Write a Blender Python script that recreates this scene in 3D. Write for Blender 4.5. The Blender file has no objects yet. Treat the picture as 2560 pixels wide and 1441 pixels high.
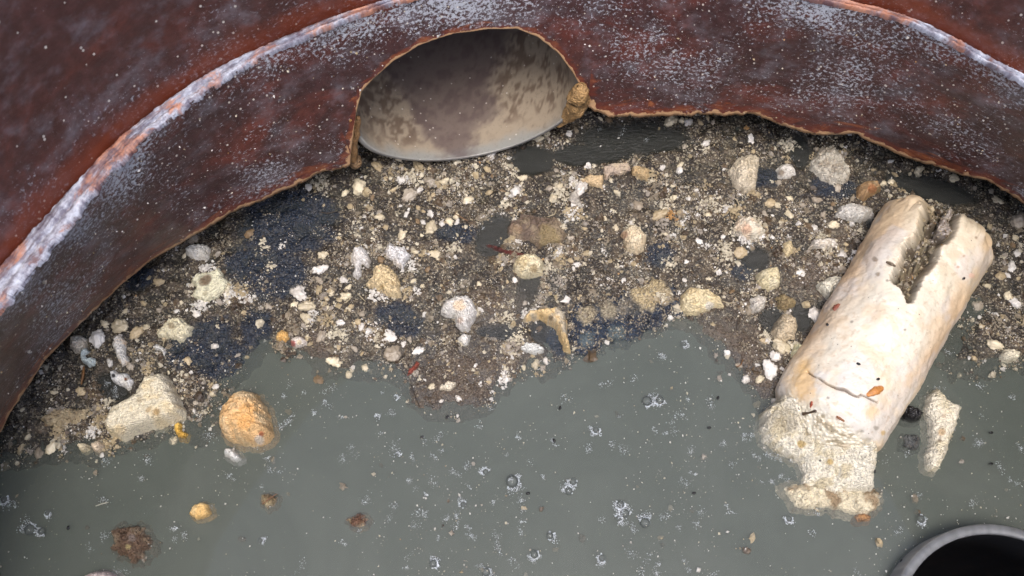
import bpy, math, random
import numpy as np

random.seed(7)
RNG = np.random.default_rng(11)
rad = math.radians
SC = bpy.context.scene
COL = SC.collection

# ------------------------------------------------------------------ camera
TILT, DIST, LENS = rad(22.0), 0.50, 35.0
W0, H0 = 2560.0, 1441.0
CAM = np.array([0.0, -DIST * math.sin(TILT), DIST * math.cos(TILT)])
FW = np.array([0.0, math.sin(TILT), -math.cos(TILT)])
UP = np.array([0.0, math.cos(TILT), math.sin(TILT)])
FPX = LENS / 36.0 * W0
cam_d = bpy.data.cameras.new("camera")
cam = bpy.data.objects.new("camera", cam_d)
COL.objects.link(cam)
cam.location = CAM
cam.rotation_euler = (TILT, 0, 0)
cam_d.lens = LENS
cam_d.sensor_width = 36.0
cam_d.clip_start = 0.01
cam_d.clip_end = 600
cam_d.dof.use_dof = True
cam_d.dof.focus_distance = 0.50
cam_d.dof.aperture_fstop = 20.0
SC.camera = cam

# ------------------------------------------------------------------ sky, sun, exposure
SUN_EL, SUN_AZ = rad(75), rad(178)      # bright overcast; azimuth clockwise from +Y: behind the camera
world = bpy.data.worlds.new("World")
SC.world = world
world.use_nodes = True
wn = world.node_tree
sky = wn.nodes.new("ShaderNodeTexSky")
sky.sky_type = 'NISHITA'
sky.sun_disc = False
sky.sun_elevation = SUN_EL
sky.sun_rotation = SUN_AZ
sky.air_density = 1.0
sky.dust_density = 3.0
bgn = wn.nodes["Background"]
wn.links.new(sky.outputs[0], bgn.inputs[0])
bgn.inputs[1].default_value = 0.15
sd_ = bpy.data.lights.new("sun", 'SUN')
sd_.energy = 0.6
sd_.angle = rad(22)
sd_.color = (1.0, 0.97, 0.93)
sun = bpy.data.objects.new("sun", sd_)
COL.objects.link(sun)
sun.rotation_euler = (math.pi / 2 - SUN_EL, 0, math.pi - SUN_AZ)
SC.view_settings.view_transform = 'Standard'
SC.view_settings.look = 'None'
SC.view_settings.exposure = 1.38
SC.view_settings.gamma = 1.0
SC.view_settings.use_curve_mapping = False
SC.render.engine = 'CYCLES'
SC.cycles.use_denoising = True
SC.cycles.max_bounces = 4
SC.cycles.diffuse_bounces = 2
SC.cycles.glossy_bounces = 2
SC.cycles.use_adaptive_sampling = True
SC.cycles.adaptive_threshold = 0.02
SC.cycles.transparent_max_bounces = 16
SC.cycles.caustics_reflective = False
SC.cycles.caustics_refractive = False


# ------------------------------------------------------------------ pixel <-> place
def P(px, py, z=0.0):
    px, py, z = np.broadcast_arrays(np.asarray(px, float), np.asarray(py, float), np.asarray(z, float))
    d = np.stack([(px - W0 / 2) / FPX, np.zeros_like(px), np.zeros_like(px)], -1)
    d = d + ((H0 / 2 - py) / FPX)[..., None] * UP + FW
    t = (z - CAM[2]) / d[..., 2]
    return CAM + d * t[..., None]


def proj(p):
    d = np.asarray(p) - CAM
    dep = d @ FW
    return W0 / 2 + FPX * d[..., 0] / dep, H0 / 2 - FPX * (d @ UP) / dep


def lin(c):
    c = np.asarray(c, float) / 255.0
    return np.where(c <= 0.04045, c / 12.92, ((c + 0.055) / 1.055) ** 2.4)


# ------------------------------------------------------------------ noise
def _h(ix, iy, iz, s):
    n = (ix.astype(np.int64) * 374761393 + iy.astype(np.int64) * 668265263 + iz.astype(np.int64) * 2147483647 + s * 974634777) & 0xFFFFFFFF
    n = ((n ^ (n >> 13)) * 1274126177) & 0xFFFFFFFF
    n = ((n ^ (n >> 16)) * 2246822519) & 0xFFFFFFFF
    return ((n ^ (n >> 15)) & 0xFFFFFF) / float(0xFFFFFF)


def vnoise(p, s=0):
    p = np.asarray(p, float)
    i = np.floor(p).astype(np.int64)
    f = p - i
    f = f * f * f * (f * (f * 6 - 15) + 10)
    r = 0
    for a in (0, 1):
        wx = f[:, 0] if a else 1 - f[:, 0]
        for b in (0, 1):
            wy = f[:, 1] if b else 1 - f[:, 1]
            for c in (0, 1):
                wz = f[:, 2] if c else 1 - f[:, 2]
                r = r + wx * wy * wz * _h(i[:, 0] + a, i[:, 1] + b, i[:, 2] + c, s)
    return r


def fbm(p, o=4, s=0, g=0.5):
    p = np.asarray(p, float)
    if p.shape[1] == 2:
        p = np.c_[p, np.zeros(len(p)) + 0.37]
    r, a, t = 0, 1.0, 0.0
    for k in range(o):
        r = r + a * vnoise(p * 2 ** k + 17.3 * k, s + k)
        t += a
        a *= g
    return r / t


def cells(p, s=0):
    """distance to the nearest scattered point (granular relief)"""
    p = np.asarray(p, float)
    if p.shape[1] == 2:
        p = np.c_[p, np.zeros(len(p)) + 0.5]
    i = np.floor(p).astype(np.int64)
    best = np.full(len(p), 9.0)
    for a in (-1, 0, 1):
        for b in (-1, 0, 1):
            for c in (-1, 0, 1):
                q = i + np.array([a, b, c])
                o = np.stack([_h(q[:, 0], q[:, 1], q[:, 2], s + k) for k in range(3)], 1)
                best = np.minimum(best, np.sum((q + o - p) ** 2, 1))
    return np.sqrt(best)


def sstep(a, b, x):
    t = np.clip((x - a) / (b - a), 0, 1)
    return t * t * (3 - 2 * t)


def sdf(poly, pts):
    """signed distance to a closed polygon, positive inside"""
    poly = np.asarray(poly, float)
    x, y = pts[:, 0], pts[:, 1]
    d = np.full(len(pts), 1e18)
    ins = np.zeros(len(pts), bool)
    n = len(poly)
    for k in range(n):
        a, b = poly[k], poly[(k + 1) % n]
        e = b - a
        w = pts - a
        t = np.clip((w @ e) / max(e @ e, 1e-18), 0, 1)
        d = np.minimum(d, np.sum((w - t[:, None] * e) ** 2, 1))
        c = (a[1] > y) != (b[1] > y)
        if abs(e[1]) > 1e-15:
            ins ^= c & (x < e[0] * (y - a[1]) / e[1] + a[0])
    d = np.sqrt(d)
    return np.where(ins, d, -d)


def pdist(line, pts):
    line = np.asarray(line, float)
    d = np.full(len(pts), 1e18)
    for a, b in zip(line[:-1], line[1:]):
        e = b - a
        w = pts - a
        t = np.clip((w @ e) / max(e @ e, 1e-18), 0, 1)
        d = np.minimum(d, np.sum((w - t[:, None] * e) ** 2, 1))
    return np.sqrt(d)


# ------------------------------------------------------------------ mesh helpers
def mesh(name, v, f, mat, col=None, vec=None, smooth=True):
    """v (N,3), f (M,3) or (M,4) -> mesh data"""
    v = np.asarray(v, np.float32)
    f = np.asarray(f, np.int32)
    me = bpy.data.meshes.new(name)
    k = f.shape[1]
    me.vertices.add(len(v))
    me.vertices.foreach_set("co", v.ravel())
    me.loops.add(f.size)
    me.loops.foreach_set("vertex_index", f.ravel())
    me.polygons.add(len(f))
    me.polygons.foreach_set("loop_start", np.arange(0, f.size, k, dtype=np.int32))
    me.polygons.foreach_set("use_smooth", np.full(len(f), smooth, bool))
    if col is not None:
        c = np.ones((len(v), 4), np.float32)
        c[:, :col.shape[1]] = np.clip(col, 0, 1)
        me.attributes.new("col", 'FLOAT_COLOR', 'POINT').data.foreach_set("color", c.ravel())
    if vec is not None:
        me.attributes.new("uvw", 'FLOAT_VECTOR', 'POINT').data.foreach_set("vector", np.asarray(vec, np.float32).ravel())
    for m in (mat if isinstance(mat, (list, tuple)) else [mat]):
        me.materials.append(m)
    me.update(calc_edges=True)
    me.validate()
    return me


def link(name, me, parent=None, loc=None):
    o = bpy.data.objects.new(name, me)
    COL.objects.link(o)
    if loc is not None:
        o.location = loc
    if parent is not None:
        o.parent = parent
        o.matrix_parent_inverse.identity()
    return o


def tag(o, label=None, cat=None, group=None, kind=None):
    for k, x in (("label", label), ("category", cat), ("group", group), ("kind", kind)):
        if x:
            o[k] = x
    return o


def grid_faces(n, m, wrap=False):
    """n rows x m columns"""
    i, j = np.meshgrid(np.arange(n - 1), np.arange(m if wrap else m - 1), indexing='ij')
    j2 = (j + 1) % m
    return np.stack([i * m + j, i * m + j2, (i + 1) * m + j2, (i + 1) * m + j], -1).reshape(-1, 4)


def ico(sub):
    t = (1 + 5 ** 0.5) / 2
    v = [(-1, t, 0), (1, t, 0), (-1, -t, 0), (1, -t, 0), (0, -1, t), (0, 1, t), (0, -1, -t), (0, 1, -t), (t, 0, -1), (t, 0, 1), (-t, 0, -1), (-t, 0, 1)]
    f = [(0, 11, 5), (0, 5, 1), (0, 1, 7), (0, 7, 10), (0, 10, 11), (1, 5, 9), (5, 11, 4), (11, 10, 2), (10, 7, 6), (7, 1, 8), (3, 9, 4), (3, 4, 2), (3, 2, 6), (3, 6, 8), (3, 8, 9), (4, 9, 5), (2, 4, 11), (6, 2, 10), (8, 6, 7), (9, 8, 1)]
    v = [np.array(a, float) / np.linalg.norm(a) for a in v]
    for _ in range(sub):
        mid, nf = {}, []
        def mp(a, b):
            k = (min(a, b), max(a, b))
            if k not in mid:
                q = v[a] + v[b]
                v.append(q / np.linalg.norm(q))
                mid[k] = len(v) - 1
            return mid[k]
        for a, b, c in f:
            ab, bc, ca = mp(a, b), mp(b, c), mp(c, a)
            nf += [(a, ab, ca), (b, bc, ab), (c, ca, bc), (ab, bc, ca)]
        f = nf
    return np.array(v), np.array(f, np.int32)


# ------------------------------------------------------------------ materials
class M:
    def __init__(self, name):
        self.m = bpy.data.materials.new(name)
        self.m.use_nodes = True
        self.t = self.m.node_tree
        self.b = self.t.nodes["Principled BSDF"]
        self.out = self.t.nodes["Material Output"]

    def n(self, kind, **kw):
        nd = self.t.nodes.new("ShaderNode" + kind)
        for k, x in kw.items():
            setattr(nd, k, x)
        return nd

    def put(self, sock, x):
        if isinstance(x, bpy.types.NodeSocket):
            self.t.links.new(x, sock)
        elif isinstance(x, (tuple, list, np.ndarray)):
            x = [float(q) for q in x]
            sock.default_value = x + [1.0] if (sock.type == 'RGBA' and len(x) == 3) else x
        else:
            sock.default_value = x
        return sock

    def attr(self, name):
        return self.n("Attribute", attribute_name=name)

    def math(self, op, a, b=0.0, c=None, clamp=False):
        nd = self.n("Math", operation=op, use_clamp=clamp)
        self.put(nd.inputs[0], a)
        self.put(nd.inputs[1], b)
        if c is not None:
            self.put(nd.inputs[2], c)
        return nd.outputs[0]

    def step(self, x, a, b):
        nd = self.n("MapRange", interpolation_type='SMOOTHSTEP')
        self.put(nd.inputs[0], x)
        nd.inputs[1].default_value = a
        nd.inputs[2].default_value = b
        return nd.outputs[0]

    def mix(self, f, a, b, blend='MIX'):
        nd = self.n("Mix", data_type='RGBA', blend_type=blend)
        self.put(nd.inputs[0], f)
        self.put(nd.inputs[6], a)
        self.put(nd.inputs[7], b)
        return nd.outputs[2]

    def scale(self, v, s):
        nd = self.n("VectorMath", operation='MULTIPLY')
        self.put(nd.inputs[0], v)
        self.put(nd.inputs[1], s)
        return nd.outputs[0]

    def noise(self, v, s, d=4, r=0.55, dist=0.0):
        nd = self.n("TexNoise")
        if v is not None:
            self.put(nd.inputs["Vector"], v)
        nd.inputs["Scale"].default_value = s
        nd.inputs["Detail"].default_value = d
        nd.inputs["Roughness"].default_value = r
        nd.inputs["Distortion"].default_value = dist
        return nd.outputs[0]

    def voro(self, v, s, feat='F1', rnd=1.0):
        nd = self.n("TexVoronoi", feature=feat)
        if v is not None:
            self.put(nd.inputs["Vector"], v)
        nd.inputs["Scale"].default_value = s
        nd.inputs["Randomness"].default_value = rnd
        return nd

    def bump(self, h, st=0.5, d=0.001, prev=None):
        nd = self.n("Bump")
        nd.inputs["Strength"].default_value = st
        nd.inputs["Distance"].default_value = d
        self.put(nd.inputs["Height"], h)
        if prev is not None:
            self.put(nd.inputs["Normal"], prev)
        return nd.outputs[0]

    def set(self, base=None, rough=None, spec=None, normal=None, **kw):
        if base is not None:
            self.put(self.b.inputs["Base Color"], base)
        if rough is not None:
            self.put(self.b.inputs["Roughness"], rough)
        if spec is not None:
            self.put(self.b.inputs["Specular IOR Level"], spec)
        if normal is not None:
            self.put(self.b.inputs["Normal"], normal)
        for k, x in kw.items():
            self.put(self.b.inputs[k.replace("_", " ")], x)
        return self.m


def mat_plastic(name, kind):
    """weathered red-brown plastic with lime film; uvw = (arc length, height, distance to the broken edge)"""
    k = M(name)
    a = k.attr("uvw").outputs["Vector"]
    sx = k.n("SeparateXYZ")
    k.put(sx.inputs[0], a)
    ed, side = sx.outputs[2], sx.outputs[0]
    uv = k.n("CombineXYZ")
    k.put(uv.inputs[0], sx.outputs[0])
    k.put(uv.inputs[1], sx.outputs[1])
    uv = uv.outputs[0]
    us = k.scale(uv, (0.7, 1.0, 1.0))
    big = k.noise(uv, 14, 5, 0.6)
    big2 = k.noise(k.scale(uv, (0.5, 1.0, 1.0)), 34, 5, 0.65, 0.6)
    dark, red = lin((80, 54, 53)), lin((116, 60, 50))
    if kind == "riser":
        dark, red = lin((90, 58, 54)), lin((112, 60, 50))
    base = k.mix(k.step(big2, 0.46, 0.72), dark, red)
    base = k.mix(k.step(k.noise(uv, 160, 4, 0.6), 0.35, 0.7), k.mix(0.35, base, (0.0, 0.0, 0.0)), base)
    # pale lime speckle, gathered in drifts
    fine = k.noise(us, 620, 5, 0.78, 0.2)
    drift = k.step(big, 0.34, 0.72)
    if kind == "wall":
        drift = k.math('ADD', drift, k.math('MULTIPLY', k.step(sx.outputs[1], 0.030, 0.0), 0.55))
    hi = 0.635 if kind == "wall" else 0.665
    thr = k.math('SUBTRACT', hi, k.math('MULTIPLY', drift, 0.15))
    chalk = k.math('MULTIPLY', k.math('SUBTRACT', fine, thr), 16.0, clamp=True)
    base = k.mix(k.math('MULTIPLY', chalk, 0.8 if kind == "wall" else 0.6), base, lin((200, 204, 210)))
    film = k.math('MULTIPLY', k.step(k.noise(us, 60, 6, 0.7), 0.46, 0.74), 0.26)
    base = k.mix(film, base, lin((168, 168, 176)))
    # stuck white grains
    vo = k.voro(uv, 210)
    dot = k.math('MULTIPLY', k.math('LESS_THAN', vo.outputs["Distance"], 0.13), k.math('GREATER_THAN', k.noise(vo.outputs["Position"], 300, 0), 0.52))
    base = k.mix(k.math('MULTIPLY', dot, 0.8), base, lin((222, 214, 200)))
    if kind == "wall":
        on = k.noise(k.scale(uv, (0.35, 1.0, 1.0)), 120, 5, 0.65, 0.8)
        e1 = k.math('MULTIPLY', k.math('SUBTRACT', k.math('ADD', 0.0085, k.math('MULTIPLY', k.math('SUBTRACT', on, 0.5), 0.036)), ed), 330.0, clamp=True)
        base = k.mix(k.math('MULTIPLY', e1, 0.72), base, k.mix(k.step(on, 0.5, 0.74), lin((108, 50, 38)), lin((178, 108, 64))))
        e2 = k.math('MULTIPLY', k.math('SUBTRACT', 0.0026, k.math('SUBTRACT', ed, k.math('MULTIPLY', k.math('SUBTRACT', k.noise(uv, 150, 4), 0.48), 0.011))), 1600.0, clamp=True)
        base = k.mix(k.math('MULTIPLY', e2, 0.85), base, lin((204, 164, 122)))
    else:
        lo = k.math('MULTIPLY', k.math('SUBTRACT', k.math('ADD', 0.004, k.math('MULTIPLY', k.noise(uv, 40, 4), 0.022)), ed), 120.0, clamp=True)
        base = k.mix(k.math('MULTIPLY', lo, 0.55), base, lin((138, 62, 30)))
        pale = k.math('MULTIPLY', k.step(k.noise(uv, 22, 6, 0.72), 0.58, 0.74), 0.3)
        base = k.mix(pale, base, lin((150, 146, 158)))
    nb = k.bump(fine, 0.35, 0.0006, k.bump(k.noise(us, 130, 4), 0.4, 0.0012))
    rg = k.math('ADD', 0.34, k.math('MULTIPLY', chalk, 0.4))
    return k.set(base, rg, 0.45, nb)


def mat_ledge():
    k = M("limed_ledge")
    a = k.attr("uvw").outputs["Vector"]
    us = k.scale(a, (0.3, 1.0, 0.0))
    pale = k.mix(k.step(k.noise(us, 300, 5, 0.7), 0.35, 0.7), lin((112, 106, 118)), lin((200, 204, 214)))
    col = k.mix(k.step(k.noise(us, 160, 4, 0.65), 0.42, 0.60), lin((96, 60, 58)), lin((186, 122, 84)))
    brn = k.step(k.math('ADD', k.noise(us, 110, 5, 0.72, 0.6), k.math('MULTIPLY', k.step(k.noise(k.scale(a, (1, 0, 0)), 9, 3), 0.45, 0.62), 0.2)), 0.50, 0.64)
    base = k.mix(k.math('MULTIPLY', brn, 0.85), pale, col)
    ln = k.step(k.noise(k.scale(a, (0.035, 1.0, 0.0)), 520, 3, 0.6), 0.55, 0.66)
    base = k.mix(k.math('MULTIPLY', ln, 0.7), base, lin((70, 54, 60)))
    return k.set(base, 0.5, 0.4, k.bump(k.noise(us, 400, 5), 0.8, 0.001))


def mat_crumb(name, use_obj=False, rough=0.45, fine=1400.0, bump=0.5):
    k = M(name)
    tc = k.n("TexCoord").outputs["Object"]
    if use_obj:
        oi = k.n("ObjectInfo")
        src = oi.outputs["Color"]
        ad = k.n("VectorMath", operation='ADD')
        k.put(ad.inputs[0], tc)
        k.put(ad.inputs[1], oi.outputs["Location"])
        tc = ad.outputs[0]
    else:
        src = k.attr("col").outputs["Color"]
    n1 = k.noise(tc, fine, 4, 0.6)
    n2 = k.noise(tc, fine * 0.28, 4, 0.6)
    base = k.mix(k.step(n2, 0.35, 0.7), k.mix(0.30, src, lin((120, 96, 62))), src)
    base = k.mix(k.math('MULTIPLY', k.step(n1, 0.60, 0.72), 0.35), base, lin((92, 74, 54)))
    if not use_obj:
        base = k.mix(0.6, src, base)
    h = k.math('ADD', n1, k.math('MULTIPLY', n2, 1.5))
    rg = k.math('ADD', rough - 0.12, k.math('MULTIPLY', n2, 0.28))
    return k.set(base, rg, 0.5, k.bump(h, bump, 0.0005))


def mat_crust():
    """dried grease crust: granular, pitted, with dirt in patches"""
    k = M("grease_crust")
    tc = k.n("TexCoord").outputs["Object"]
    c = k.attr("col").outputs["Color"]
    n1 = k.noise(tc, 1500, 4, 0.65)
    n2 = k.noise(tc, 330, 5, 0.65)
    vo = k.voro(tc, 1050)
    base = k.mix(k.math('MULTIPLY', k.step(n2, 0.50, 0.72), 0.16), c, lin((128, 112, 86)))
    base = k.mix(k.math('MULTIPLY', k.step(n1, 0.60, 0.72), 0.20), base, lin((98, 84, 64)))
    sep = k.n("SeparateColor")
    k.put(sep.inputs[0], vo.outputs["Color"])
    base = k.mix(k.math('MULTIPLY', k.math('GREATER_THAN', sep.outputs[0], 0.88), 0.28), base, lin((104, 82, 54)))
    h = k.math('SUBTRACT', k.math('ADD', n1, k.math('MULTIPLY', n2, 1.2)), k.math('MULTIPLY', vo.outputs["Distance"], 1.3))
    return k.set(base, k.math('ADD', 0.30, k.math('MULTIPLY', n2, 0.3)), 0.5, k.bump(h, 0.9, 0.0008))


def mat_scum():
    """sludge made of countless grains too small to tell apart"""
    k = M("scum_sludge")
    tc = k.n("TexCoord").outputs["Object"]
    c = k.attr("col").outputs["Color"]
    n0 = k.noise(tc, 150, 5, 0.65)
    wv = k.n("VectorMath", operation='ADD')
    k.put(wv.inputs[0], tc)
    nd = k.n("TexNoise")
    k.put(nd.inputs["Vector"], tc)
    nd.inputs["Scale"].default_value = 500
    k.put(wv.inputs[1], k.scale(nd.outputs["Color"], (0.0012, 0.0012, 0.0012)))
    vo = k.voro(wv.outputs[0], 1150)
    sep = k.n("SeparateColor")
    k.put(sep.inputs[0], vo.outputs["Color"])
    thr = k.math('SUBTRACT', 1.12, k.math('MULTIPLY', n0, 0.72))
    pale = k.step(k.math('SUBTRACT', sep.outputs[0], thr), -0.02, 0.05)
    grain = k.mix(sep.outputs[1], lin((108, 96, 78)), lin((190, 178, 152)))
    gate = k.t.nodes[[q.name for q in k.t.nodes if q.bl_idname == 'ShaderNodeAttribute'][0]].outputs["Alpha"]
    base = k.mix(k.math('MULTIPLY', k.math('MULTIPLY', pale, 0.8), gate), c, grain)
    drk = k.step(k.noise(tc, 1000, 4, 0.65), 0.56, 0.44)
    base = k.mix(k.math('MULTIPLY', drk, 0.55), base, lin((30, 26, 23)))
    h = k.math('SUBTRACT', k.noise(tc, 900, 4, 0.65), k.math('MULTIPLY', vo.outputs["Distance"], 1.0))
    return k.set(base, 0.26, 0.55, k.bump(h, 0.8, 0.0007))


def mat_sheet(name, alpha, top=False):
    """one turbid sheet of the water; the top one also carries the glossy skin"""
    k = M(name)
    tc = k.n("TexCoord").outputs["Object"]
    murk = (0.129, 0.146, 0.125) if alpha < 1 else k.mix(k.step(k.noise(tc, 16, 6, 0.62, 0.8), 0.32, 0.7), (0.098, 0.113, 0.094), (0.158, 0.173, 0.148))
    df = k.n("BsdfDiffuse")
    k.put(df.inputs[0], murk)
    sh = df.outputs[0]
    if alpha < 1:
        tr = k.n("BsdfTransparent")
        mx = k.n("MixShader")
        a = alpha
        k.put(mx.inputs[0], a)
        k.put(mx.inputs[1], tr.outputs[0])
        k.put(mx.inputs[2], sh)
        sh = mx.outputs[0]
    if top:
        fr = k.n("Fresnel")
        fr.inputs[0].default_value = 1.33
        gl = k.n("BsdfGlossy")
        gl.inputs["Roughness"].default_value = 0.03
        mx = k.n("MixShader")
        k.put(mx.inputs[0], fr.outputs[0])
        k.put(mx.inputs[1], sh)
        k.put(mx.inputs[2], gl.outputs[0])
        sh = mx.outputs[0]
    k.t.links.new(sh, k.out.inputs[0])
    return k.m


def mat_bubble():
    k = M("bubble_film")
    fr = k.n("Fresnel")
    fr.inputs[0].default_value = 1.45
    tr = k.n("BsdfTransparent")
    gl = k.n("BsdfGlossy")
    gl.inputs["Roughness"].default_value = 0.02
    df = k.n("BsdfDiffuse")
    k.put(df.inputs[0], (0.62, 0.68, 0.70))
    m1 = k.n("MixShader")
    k.put(m1.inputs[0], 0.75)
    k.put(m1.inputs[1], gl.outputs[0])
    k.put(m1.inputs[2], df.outputs[0])
    m2 = k.n("MixShader")
    k.put(m2.inputs[0], k.math('ADD', 0.03, k.math('MULTIPLY', fr.outputs[0], 0.9), clamp=True))
    k.put(m2.inputs[1], tr.outputs[0])
    k.put(m2.inputs[2], m1.outputs[0])
    k.t.links.new(m2.outputs[0], k.out.inputs[0])
    return k.m


def mat_pipe(name, grains):
    k = M(name)
    c = k.attr("col").outputs["Color"]
    tc = k.n("TexCoord").outputs["Object"]
    n = k.noise(tc, 500, 4, 0.65)
    base = k.mix(k.math('MULTIPLY', k.step(n, 0.5, 0.75), 0.25), c, lin((70, 52, 42)))
    vo = k.voro(tc, 260)
    amt = 0.6 if grains else 0.0
    dot = k.math('MULTIPLY', k.math('LESS_THAN', vo.outputs["Distance"], 0.12), k.math('GREATER_THAN', k.noise(vo.outputs["Position"], 300, 0), 0.55))
    base = k.mix(k.math('MULTIPLY', dot, amt), base, lin((215, 208, 196)))
    return k.set(base, 0.3, 0.5, k.bump(n, 0.2, 0.0006))


def mat_log():
    k = M("pale_grease")
    c = k.attr("col").outputs["Color"]
    tc = k.n("TexCoord").outputs["Object"]
    n1 = k.noise(tc, 900, 4, 0.6)
    n2 = k.noise(tc, 120, 5, 0.6, 0.6)
    base = k.mix(k.math('MULTIPLY', k.step(n2, 0.5, 0.75), 0.25), c, lin((226, 196, 160)))
    vo = k.voro(tc, 330)
    dot = k.math('MULTIPLY', k.math('LESS_THAN', vo.outputs["Distance"], 0.10), k.math('GREATER_THAN', k.noise(vo.outputs["Position"], 170, 0), 0.60))
    base = k.mix(k.math('MULTIPLY', dot, 0.75), base, lin((70, 52, 38)))
    h = k.math('ADD', k.math('MULTIPLY', n1, 0.5), n2)
    return k.set(base, 0.36, 0.5, k.bump(h, 0.30, 0.0012))


def mat_concrete():
    k = M("concrete")
    tc = k.n("TexCoord").outputs["Object"]
    n = k.noise(tc, 6, 6, 0.6)
    return k.set(k.mix(k.step(n, 0.3, 0.7), lin((118, 114, 106)), lin((150, 146, 136))), 0.85, 0.3, k.bump(k.noise(tc, 180, 5), 0.4, 0.002))


MAT_WALL = mat_plastic("lower_wall_plastic", "wall")
MAT_RISER = mat_plastic("riser_plastic", "riser")
MAT_LEDGE = mat_ledge()
MAT_CRUMB = mat_crumb("scum_grains", False, 0.42)
MAT_LUMP = mat_crust()
MAT_SCUM = mat_scum()
MAT_CRUMB_O = mat_crumb("grease_crumb", True, 0.42, 900.0, 0.6)
MAT_PIPE = mat_pipe("stained_grey_pipe", True)
MAT_PIPE2 = mat_pipe("clean_grey_pipe", False)
MAT_LOG = mat_log()
MAT_BUB = mat_bubble()
MAT_CONC = mat_concrete()
kb = M("dark_shell")
MAT_DARK = kb.set(lin((52, 44, 42)), 0.7, 0.3)
kb = M("wet_black")
MAT_BLACK = kb.set(lin((26, 25, 26)), 0.22, 0.6, kb.bump(kb.noise(kb.n("TexCoord").outputs["Object"], 700, 4), 0.5, 0.0005))

# ------------------------------------------------------------------ chamber
Z_LEDGE, Z_EDGE, Z_TOP = 0.120, 0.030, 0.31
OUT_PX = [(-250, 960), (-100, 770), (0, 655), (137, 506), (190, 450), (278, 351), (415, 246), (548, 158), (717, 88), (800, 50), (900, 15), (1000, -14), (1250, -80), (1500, -105), (1750, -85), (1950, -38), (2100, -2), (2258, 28), (2363, 76), (2469, 137), (2560, 183), (2700, 262), (2800, 325)]
INN_PX = [(-250, 1100), (-100, 905), (0, 785), (218, 506), (260, 450), (355, 351), (490, 246), (620, 158), (773, 88), (850, 55), (920, 30), (1020, -2), (1250, -66), (1500, -90), (1750, -68), (1950, -20), (2100, 14), (2258, 48), (2363, 98), (2469, 160), (2560, 207), (2700, 286), (2800, 350)]
NOM_PX = [(-150, 1350), (0, 1083), (81, 956), (197, 819), (387, 647), (598, 527), (800, 436), (1000, 370), (1200, 325), (1468, 290), (1700, 290), (1934, 306), (2142, 345), (2346, 418), (2560, 513), (2800, 640)]
BND_PX = [(-150, 1350), (0, 1083), (35, 1016), (70, 967), (112, 903), (197, 819), (292, 724), (387, 647), (492, 584), (598, 527), (738, 468), (800, 436), (850, 424), (874, 412), (880, 345), (890, 285), (905, 232), (934, 197), (983, 151), (1046, 112), (1134, 84), (1222, 72), (1292, 69), (1345, 91), (1398, 134), (1433, 183), (1454, 225), (1472, 274), (1517, 292), (1600, 295), (1660, 294), (1730, 292), (1751, 285), (1801, 292), (1885, 287), (1934, 306), (1976, 323), (2029, 336), (2082, 339), (2142, 338), (2170, 355), (2223, 376), (2293, 401), (2346, 418), (2410, 440), (2469, 453), (2511, 478), (2560, 513), (2800, 640)]


def dens(px, n=600):
    px = np.asarray(px, float)
    t = np.r_[0, np.cumsum(np.hypot(*np.diff(px, axis=0).T))]
    s = np.linspace(0, t[-1], n)
    return np.c_[np.interp(s, t, px[:, 0]), np.interp(s, t, px[:, 1])]


q = P(*dens(INN_PX).T, Z_LEDGE)
A_ = np.c_[2 * q[:, 0], 2 * q[:, 1], np.ones(len(q))]
sol = np.linalg.lstsq(A_, q[:, 0] ** 2 + q[:, 1] ** 2, rcond=None)[0]
XC, YC = sol[0], sol[1]
R_FIT = math.sqrt(sol[2] + XC ** 2 + YC ** 2)
print("chamber centre", XC, YC, "radius", R_FIT)


def polar_curve(px, z, sm):
    d = dens(px, 900)
    p = P(d[:, 0], d[:, 1], z)
    th = np.arctan2(p[:, 1] - YC, p[:, 0] - XC)
    th = np.where(th < -math.pi / 2, th + 2 * math.pi, th)
    r = np.hypot(p[:, 0] - XC, p[:, 1] - YC)
    o = np.argsort(th)
    th, r = th[o], r[o]
    g = np.linspace(th[0], th[-1], 900)
    rr = np.interp(g, th, r)
    k = np.exp(-0.5 * (np.arange(-3 * sm, 3 * sm + 1) / sm) ** 2)
    rr = np.convolve(np.pad(rr, 3 * sm, mode='reflect', reflect_type='odd'), k / k.sum(), mode='valid')
    return g, rr


def radius_of(curve):
    g, rr = curve
    def f(th):
        x = np.where(th < -math.pi / 2, th + 2 * math.pi, th)
        gg = np.r_[g, g[0] + 2 * math.pi]
        r2 = np.r_[rr, rr[0]]
        x = np.where(x < g[0], x + 2 * math.pi, x)
        return np.interp(x, gg, r2)
    return f


R_OUT = radius_of(polar_curve(OUT_PX, Z_LEDGE + 0.002, 16))
R_INN = radius_of(polar_curve(INN_PX, Z_LEDGE, 16))
R_NOM = radius_of(polar_curve(NOM_PX, Z_EDGE, 22))
cN = polar_curve(NOM_PX, Z_EDGE, 22)
TH = np.r_[np.linspace(cN[0][0], cN[0][-1], 3000), np.linspace(cN[0][-1], cN[0][0] + 2 * math.pi, 260)[1:-1]]
NT = len(TH)
CT, ST = np.cos(TH), np.sin(TH)


def ring(r, z):
    return np.stack([XC + r * CT, YC + r * ST, np.broadcast_to(z, r.shape)], -1)


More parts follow.
